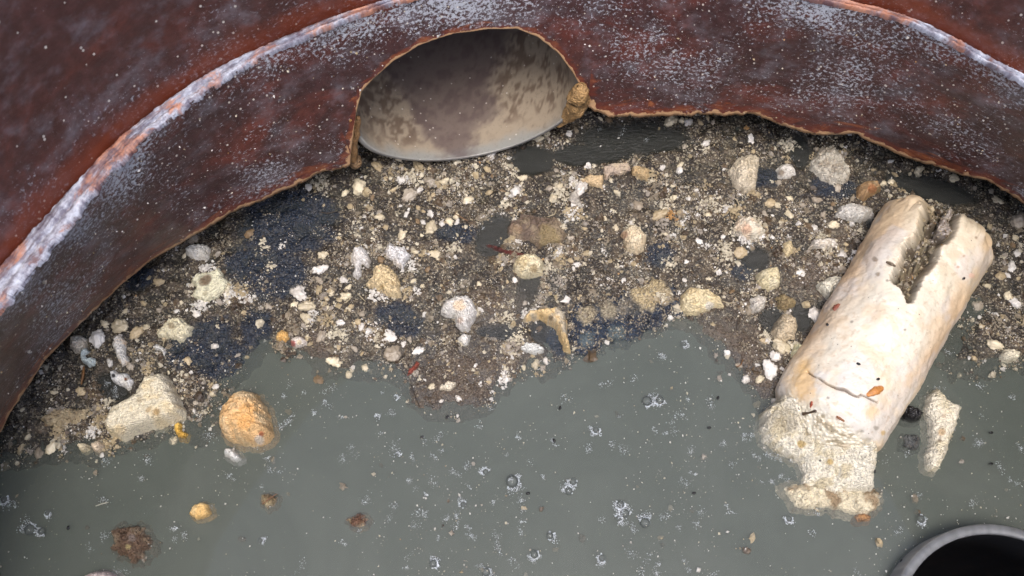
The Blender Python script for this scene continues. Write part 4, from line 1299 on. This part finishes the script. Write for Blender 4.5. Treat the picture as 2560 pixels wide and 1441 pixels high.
def crumb_label(size, colour, x_, y_):
    for nm_, lx, ly in sorted(LAND, key=lambda L: math.hypot(L[1] - x_, L[2] - y_))[:6]:
        a = math.degrees(math.atan2(ly - y_, x_ - lx)) % 360
        d = ("right of", "up right of", "above", "up left of", "left of", "down left of", "below", "down right of")[int((a + 22.5) // 45) % 8]
        far = "just " if math.hypot(lx - x_, ly - y_) < 70 else ""
        t = "%s %s crumb in the scum %s%s the %s" % (size, colour, far, d, nm_)
        if t not in USED:
            break
    USED.add(t)
    return t


CW = [("cream", (226, 214, 184)), ("white", (230, 226, 218)), ("tan", (190, 172, 138)), ("grey", (172, 162, 146)), ("brown", (128, 106, 78)), ("peach", (220, 178, 130))]
TPL = []
for k_ in range(8):
    tv, tf = ico(3)
    v = tv * (0.45 + 1.05 * fbm(tv * 1.7 + k_ * 9.1, 4, 300 + k_, 0.62))[:, None]
    v = v + tv * ((0.5 - cells(tv * 3.6 + k_ * 5, 310 + k_)) * 0.42)[:, None]
    v = v * np.array([1.0, RNG.uniform(0.6, 0.95), RNG.uniform(0.5, 0.75)])
    TPL.append(mesh("crumb_shape", v * 0.001, tf, MAT_CRUMB_O))
PA = np.array(PLACED)
def crumb_spots(q_):
    m, x, y = scum_at(q_)
    return np.clip(m * (0.25 + 0.75 * sstep(0.4, 0.6, fbm(q_ * 60, 3, 250))) * (1 - 0.93 * sstep(0.25, 0.55, blobs(NAVY, x, y))), 0, 1)


cand = sample(6000, crumb_spots)
cx, cy = proj(np.c_[cand, np.zeros(len(cand))])
yb = np.interp(cx, bx, by)
taken = []
for (wx, wy), x_, y_, b_ in zip(cand, cx, cy, yb):
    if len(taken) >= 290:
        break
    if not (8 < x_ < 2552 and b_ + 6 < y_ < 1430):
        continue
    if np.any(np.hypot(PA[:, 0] - x_, PA[:, 1] - y_) < PA[:, 2] + 4):
        continue
    if sdf([(2220, 530), (2290, 505), (2420, 500), (2505, 600), (2430, 790), (2260, 1080), (2150, 1200), (1900, 1080), (2000, 940)], np.array([[x_, y_]]))[0] > -6:
        continue
    r = float(np.clip(np.exp(RNG.normal(math.log(0.0019), 0.40)), 0.0010, 0.0048))
    if any((wx - a) ** 2 + (wy - b) ** 2 < (0.8 * (r + c_)) ** 2 for a, b, c_ in taken):
        continue
    taken.append((wx, wy, r))
    iw = RNG.choice(6, p=[.38, .24, .15, .16, .07, 0])
    nm, rgb = CW[iw]
    o = link("grease_crumb", TPL[RNG.integers(8)], None, (wx, wy, float(mat_z(np.array([[wx, wy]]))[0]) * 0.5 + r * 0.06))
    o.scale = np.array([1, RNG.uniform(0.75, 1.1), RNG.uniform(0.7, 1.0)]) * r * 1000
    o.rotation_euler = (RNG.uniform(-.3, .3), RNG.uniform(-.3, .3), RNG.uniform(0, 6.28))
    o.color = (*[float(t_) for t_ in lin(rgb) * RNG.uniform(0.82, 1.05)], 1)
    sz = "tiny" if r < 0.0014 else ("small" if r < 0.0021 else "bigger")
    tag(o, crumb_label(sz, nm, x_, y_), "grease crumb", "loose grease crumbs in the scum")

# ------------------------------------------------------------------ seeds and bubbles
tv, tf = ico(2)
SEED = mesh("seed_shape", tv * np.array([0.0010, 0.00062, 0.00055]) * (0.9 + 0.2 * fbm(tv * 2, 2, 4))[:, None], tf, MAT_BLACK)
for x_, y_, where in ((1118, 1043, "below the central scum tongue"), (1055, 1093, "left of a crowd of flecks in the middle water"), (1385, 1102, "above the large foam bubble"), (1320, 1234, "right below the large foam bubble"), (170, 1320, "right of the twin bubbles at left"), (1795, 995, "left of the log's lower half"), (1773, 1070, "left of the log's broken collar"), (2186, 1178, "right beside the log's collar"), (1735, 1233, "below left of the log's collar"), (2254, 1404, "left of the standing pipe rim"), (2478, 1082, "right of the upright cream slab"), (2478, 1160, "right of the foot of the cream slab"), (1400, 1020, "right of the central scum tongue")):
    o = link("black_seed", SEED, None, P(x_, y_, 0.0002))
    o.rotation_euler = (0, 0, random.uniform(0, 3.1))
    tag(o, "tiny black seed afloat " + where, "seed", "black seeds")
tri_v = vp.reshape(NS_, NF, 3)
pg = np.stack(proj(tri_v), -1)
for x_, y_, where in ((2145, 910, "in the middle"), (2195, 949, "below the middle"), (2410, 697, "on the right prong"), (2068, 812, "by the left edge")):
    d = np.hypot(pg[..., 0] - x_, pg[..., 1] - y_) + (np.abs(Fg) > rad(80)) * 999
    a, b = np.unravel_index(np.argmin(d), d.shape)
    o = link("black_seed", SEED, None, tri_v[a, b] + np.array([0, 0, 0.0002]))
    o.rotation_euler = (0, 0.2, random.uniform(0, 3.1))
    tag(o, "tiny black seed lying on the grease log " + where, "seed", "black seeds")



def on_log(x_, y_, lift):
    d = np.hypot(pg[..., 0] - x_, pg[..., 1] - y_) + (np.abs(Fg) > rad(80)) * 999
    a, b = np.unravel_index(np.argmin(d), d.shape)
    return tri_v[a, b] + np.array([0, 0, lift])


def strand(name, label, cat, pts, radii, col, flat=1.0):
    """a hair, twig or sliver: a tapered, slightly crooked tube"""
    pts = np.array(pts)
    n = 18
    t = np.linspace(0, 1, n)
    tt = np.linspace(0, 1, len(pts))
    c3 = np.stack([np.interp(t, tt, pts[:, k]) for k in range(3)], 1)
    c3[1:-1] = 0.25 * c3[:-2] + 0.5 * c3[1:-1] + 0.25 * c3[2:]
    rr2 = np.interp(t, np.linspace(0, 1, len(radii)), radii) * (0.75 + 0.5 * fbm(np.c_[t * 9, t * 0], 3, int(pts[0, 0] * 1e5) % 97))
    rr2[0] = rr2[-1] = 0.00003
    a = np.linspace(0, 2 * math.pi, 8, endpoint=False)
    tg = np.gradient(c3, axis=0)
    tg /= np.linalg.norm(tg, axis=1)[:, None] + 1e-12
    s1_ = np.cross(tg, [0, 0, 1.0])
    s1_ /= np.linalg.norm(s1_, axis=1)[:, None] + 1e-12
    s2_ = np.cross(s1_, tg) * flat
    v = (c3[:, None] + rr2[:, None, None] * (np.cos(a)[None, :, None] * s1_[:, None] + np.sin(a)[None, :, None] * s2_[:, None])).reshape(-1, 3)
    cc = lin(col) * (0.7 + 0.6 * fbm(v * 900, 3, 5))[:, None]
    tag(link(name, mesh(name, v, grid_faces(n, 8, True), MAT_CRUMB, col=cc)), label, cat)


strand("hair_strand", "short black hair hanging from the left of the central scum tongue", "hair", [P(1028, 962, 0.0008), P(1036, 985, 0.0004), P(1042, 1003, 0.0003), P(1050, 1019, 0.0002)], [0.0003, 0.00035, 0.0002], (24, 20, 18))
strand("splinter", "brown upright splinter left of the curled flake", "splinter", [P(210, 915, 0.0015), P(208, 938, 0.0018), P(203, 962, 0.0010)], [0.0005, 0.0009, 0.0004], (110, 74, 36))
strand("splinter", "thin twig lying across the loose olive tuft", "splinter", [P(655, 1262, 0.001), P(672, 1248, 0.0016), P(694, 1234, 0.001)], [0.0003, 0.0004, 0.0002], (104, 70, 44))
strand("splinter", "pale straw floating in the lower left water", "splinter", [P(238, 1266, 0.0003), P(255, 1260, 0.0003), P(272, 1256, 0.0003)], [0.0002, 0.0003, 0.00015], (176, 172, 156))
strand("food_flake", "orange flake lying on the log just above its crack's right end", "food scrap", [on_log(2166, 990, 0.0002), on_log(2186, 980, 0.0006), on_log(2208, 968, 0.0003)], [0.0007, 0.0016, 0.0019, 0.0008], (196, 130, 66), 0.45)
strand("leaf_scrap", "dark red pointed scrap stuck on the log's left flank", "leaf scrap", [on_log(2085, 778, 0.0002), on_log(2092, 770, 0.0005), on_log(2100, 760, 0.0003)], [0.0012, 0.0016, 0.0005], (120, 58, 40), 0.4)
strand("splinter", "dark forked stick on the log left below the crack", "splinter", [on_log(2006, 1036, 0.0002), on_log(2022, 1034, 0.0005), on_log(2042, 1028, 0.0003)], [0.0009, 0.0004, 0.0008], (66, 52, 42))
strand("splinter", "brown stick on the log right below the crack", "splinter", [on_log(2090, 1042, 0.0002), on_log(2100, 1048, 0.0005), on_log(2112, 1055, 0.0003)], [0.0005, 0.0006, 0.0004], (140, 90, 56))
strand("splinter", "red-brown grain upright on the log below the crack's left end", "splinter", [on_log(2030, 1004, 0.0002), on_log(2028, 1012, 0.0005), on_log(2025, 1020, 0.0003)], [0.0004, 0.0006, 0.0003], (150, 66, 42))
strand("splinter", "grey splinter beside the split of the log", "splinter", [on_log(2215, 655, 0.0002), on_log(2228, 662, 0.0005), on_log(2240, 668, 0.0003)], [0.0005, 0.0007, 0.0004], (112, 98, 82))
for k_ in range(26):
    x_, y_ = RNG.uniform(200, 2400), RNG.uniform(480, 920)
    w_ = P(x_, y_, 0)[:2]
    if scum_at(w_[None])[0][0] < 0.7 or sdf(SLOT + [(2500, 600), (2300, 1050), (1930, 1050)], np.array([[x_, y_]]))[0] > -250 and x_ > 1900:
        continue
    a, L_ = RNG.uniform(0, 3.14), RNG.uniform(8, 22)
    z0 = float(mat_z(w_[None])[0]) + 0.0014
    q0, q1 = P(x_ - L_ * math.cos(a), y_ - L_ * math.sin(a), max(z0, 0.0006)), P(x_ + L_ * math.cos(a), y_ + L_ * math.sin(a), max(z0, 0.0006))
    mid_ = (q0 + q1) / 2 + np.array([RNG.normal() * 0.0008, RNG.normal() * 0.0008, 0.0004])
    cname, crgb = [("dark", (46, 36, 28)), ("brown", (112, 76, 42)), ("pale", (170, 158, 130))][RNG.integers(3)]
    strand("fibre", crumb_label("thin", cname, x_, y_).replace(" crumb in", " fibre in"), "fibre", [q0, mid_, q1], [0.00018, 0.0003, 0.00018], crgb)

a_ = np.linspace(0, 2 * math.pi, 28, endpoint=False)
el = np.linspace(-0.1, math.pi / 2 - 0.02, 10)
dv = np.concatenate([np.c_[np.cos(e) * np.cos(a_), np.cos(e) * np.sin(a_), np.full(28, math.sin(e))] for e in el])
DOME = mesh("bubble_shape", dv, grid_faces(10, 28, True), MAT_BUB)
BUB = [(74, 1325, 14, "larger of the twin bubbles at left"), (103, 1329, 9, "smaller of the twin bubbles at left"), (118, 1283, 7, "above the twin bubbles at left"), (1280, 1204, 16, "largest, in a foam collar in the middle water"), (1214, 1180, 8, "up left of the largest bubble"), (1613, 1308, 13, "with a foam collar right of a foam cluster at bottom"), (1551, 1262, 10, "at the top of the foam cluster at bottom"), (1562, 1284, 12, "in the heart of the foam cluster at bottom"), (1546, 1297, 8, "at the foot of the foam cluster at bottom"), (1375, 1340, 9, "alone left below the foam cluster"), (1336, 1387, 10, "near the bottom edge right of centre"), (1215, 1431, 11, "at the bottom edge in the middle"), (1083, 1410, 10, "at the bottom edge left of the middle one"), (1490, 1075, 9, "alone in mid water left of the log"), (1433, 1205, 9, "upper of a stacked pair right of the largest bubble"), (1422, 1228, 10, "lower of a stacked pair right of the largest bubble"), (1618, 1003, 13, "left of a foam pair beside the brown sludge"), (1650, 1000, 11, "right of a foam pair beside the brown sludge"), (1973, 1297, 8, "below the crumbly mass"), (2303, 1298, 10, "in a white film above the standing pipe"), (1505, 1396, 9, "left of the white flakes at the bottom"), (987, 996, 6, "under the scum tongue's left side"), (942, 1047, 6, "in the left middle water"), (991, 1139, 6, "in the middle of the fleck field"), (10, 1250, 9, "at the left frame edge"), (650, 1352, 7, "in the lower left water near the brown fuzz"), (1710, 860, 7, "by the brown sludge near the wedge slab"), (1158, 1262, 8, "below left of the largest bubble"), (1995, 1240, 0, "")]
fp, fs_ = [], []
for x_, y_, r_, where in BUB:
    if not r_:
        continue
    w0 = P(x_, y_, 0.0)
    rw = np.linalg.norm(P(x_ + r_, y_, 0) - w0)
    o = link("bubble", DOME, None, w0)
    o.scale = (rw, rw, rw * 0.9)
    tag(o, "clear bubble on the water, " + where, "bubble", "bubbles on the open water")
    n = int(26 * r_ + 90)
    an2 = RNG.uniform(0, 6.28, n)
    p0, p1, p2 = RNG.uniform(0, 6.28, 3)
    lob = np.clip(0.25 + 1.1 * np.sin(an2 + p0) + 0.5 * np.sin(2 * an2 + p1) + 0.4 * np.sin(5 * an2 + p2), 0.0, 2.4)
    an2, lob = an2[lob > 0.05], lob[lob > 0.05]
    n = len(an2)
    rr3 = rw * (0.97 + np.abs(RNG.normal(0, 0.45, n)) * lob)
    fp.append(np.c_[w0[0] + rr3 * np.cos(an2), w0[1] + rr3 * np.sin(an2), RNG.uniform(-0.0006, 0.0002, n)])
    fs_.append(np.exp(RNG.normal(math.log(0.00015), 0.4, n)))
fp, fs_ = np.concatenate(fp), np.concatenate(fs_)
scatter("foam", fp, fs_, np.tile(lin((214, 222, 228)), (len(fp), 1)), 0, "white foam collars round the bubbles", 0.5)
print("objects", len(bpy.data.objects), "tris", sum(len(o.data.loops) - 2 * len(o.data.polygons) for o in bpy.data.objects if o.type == 'MESH'))
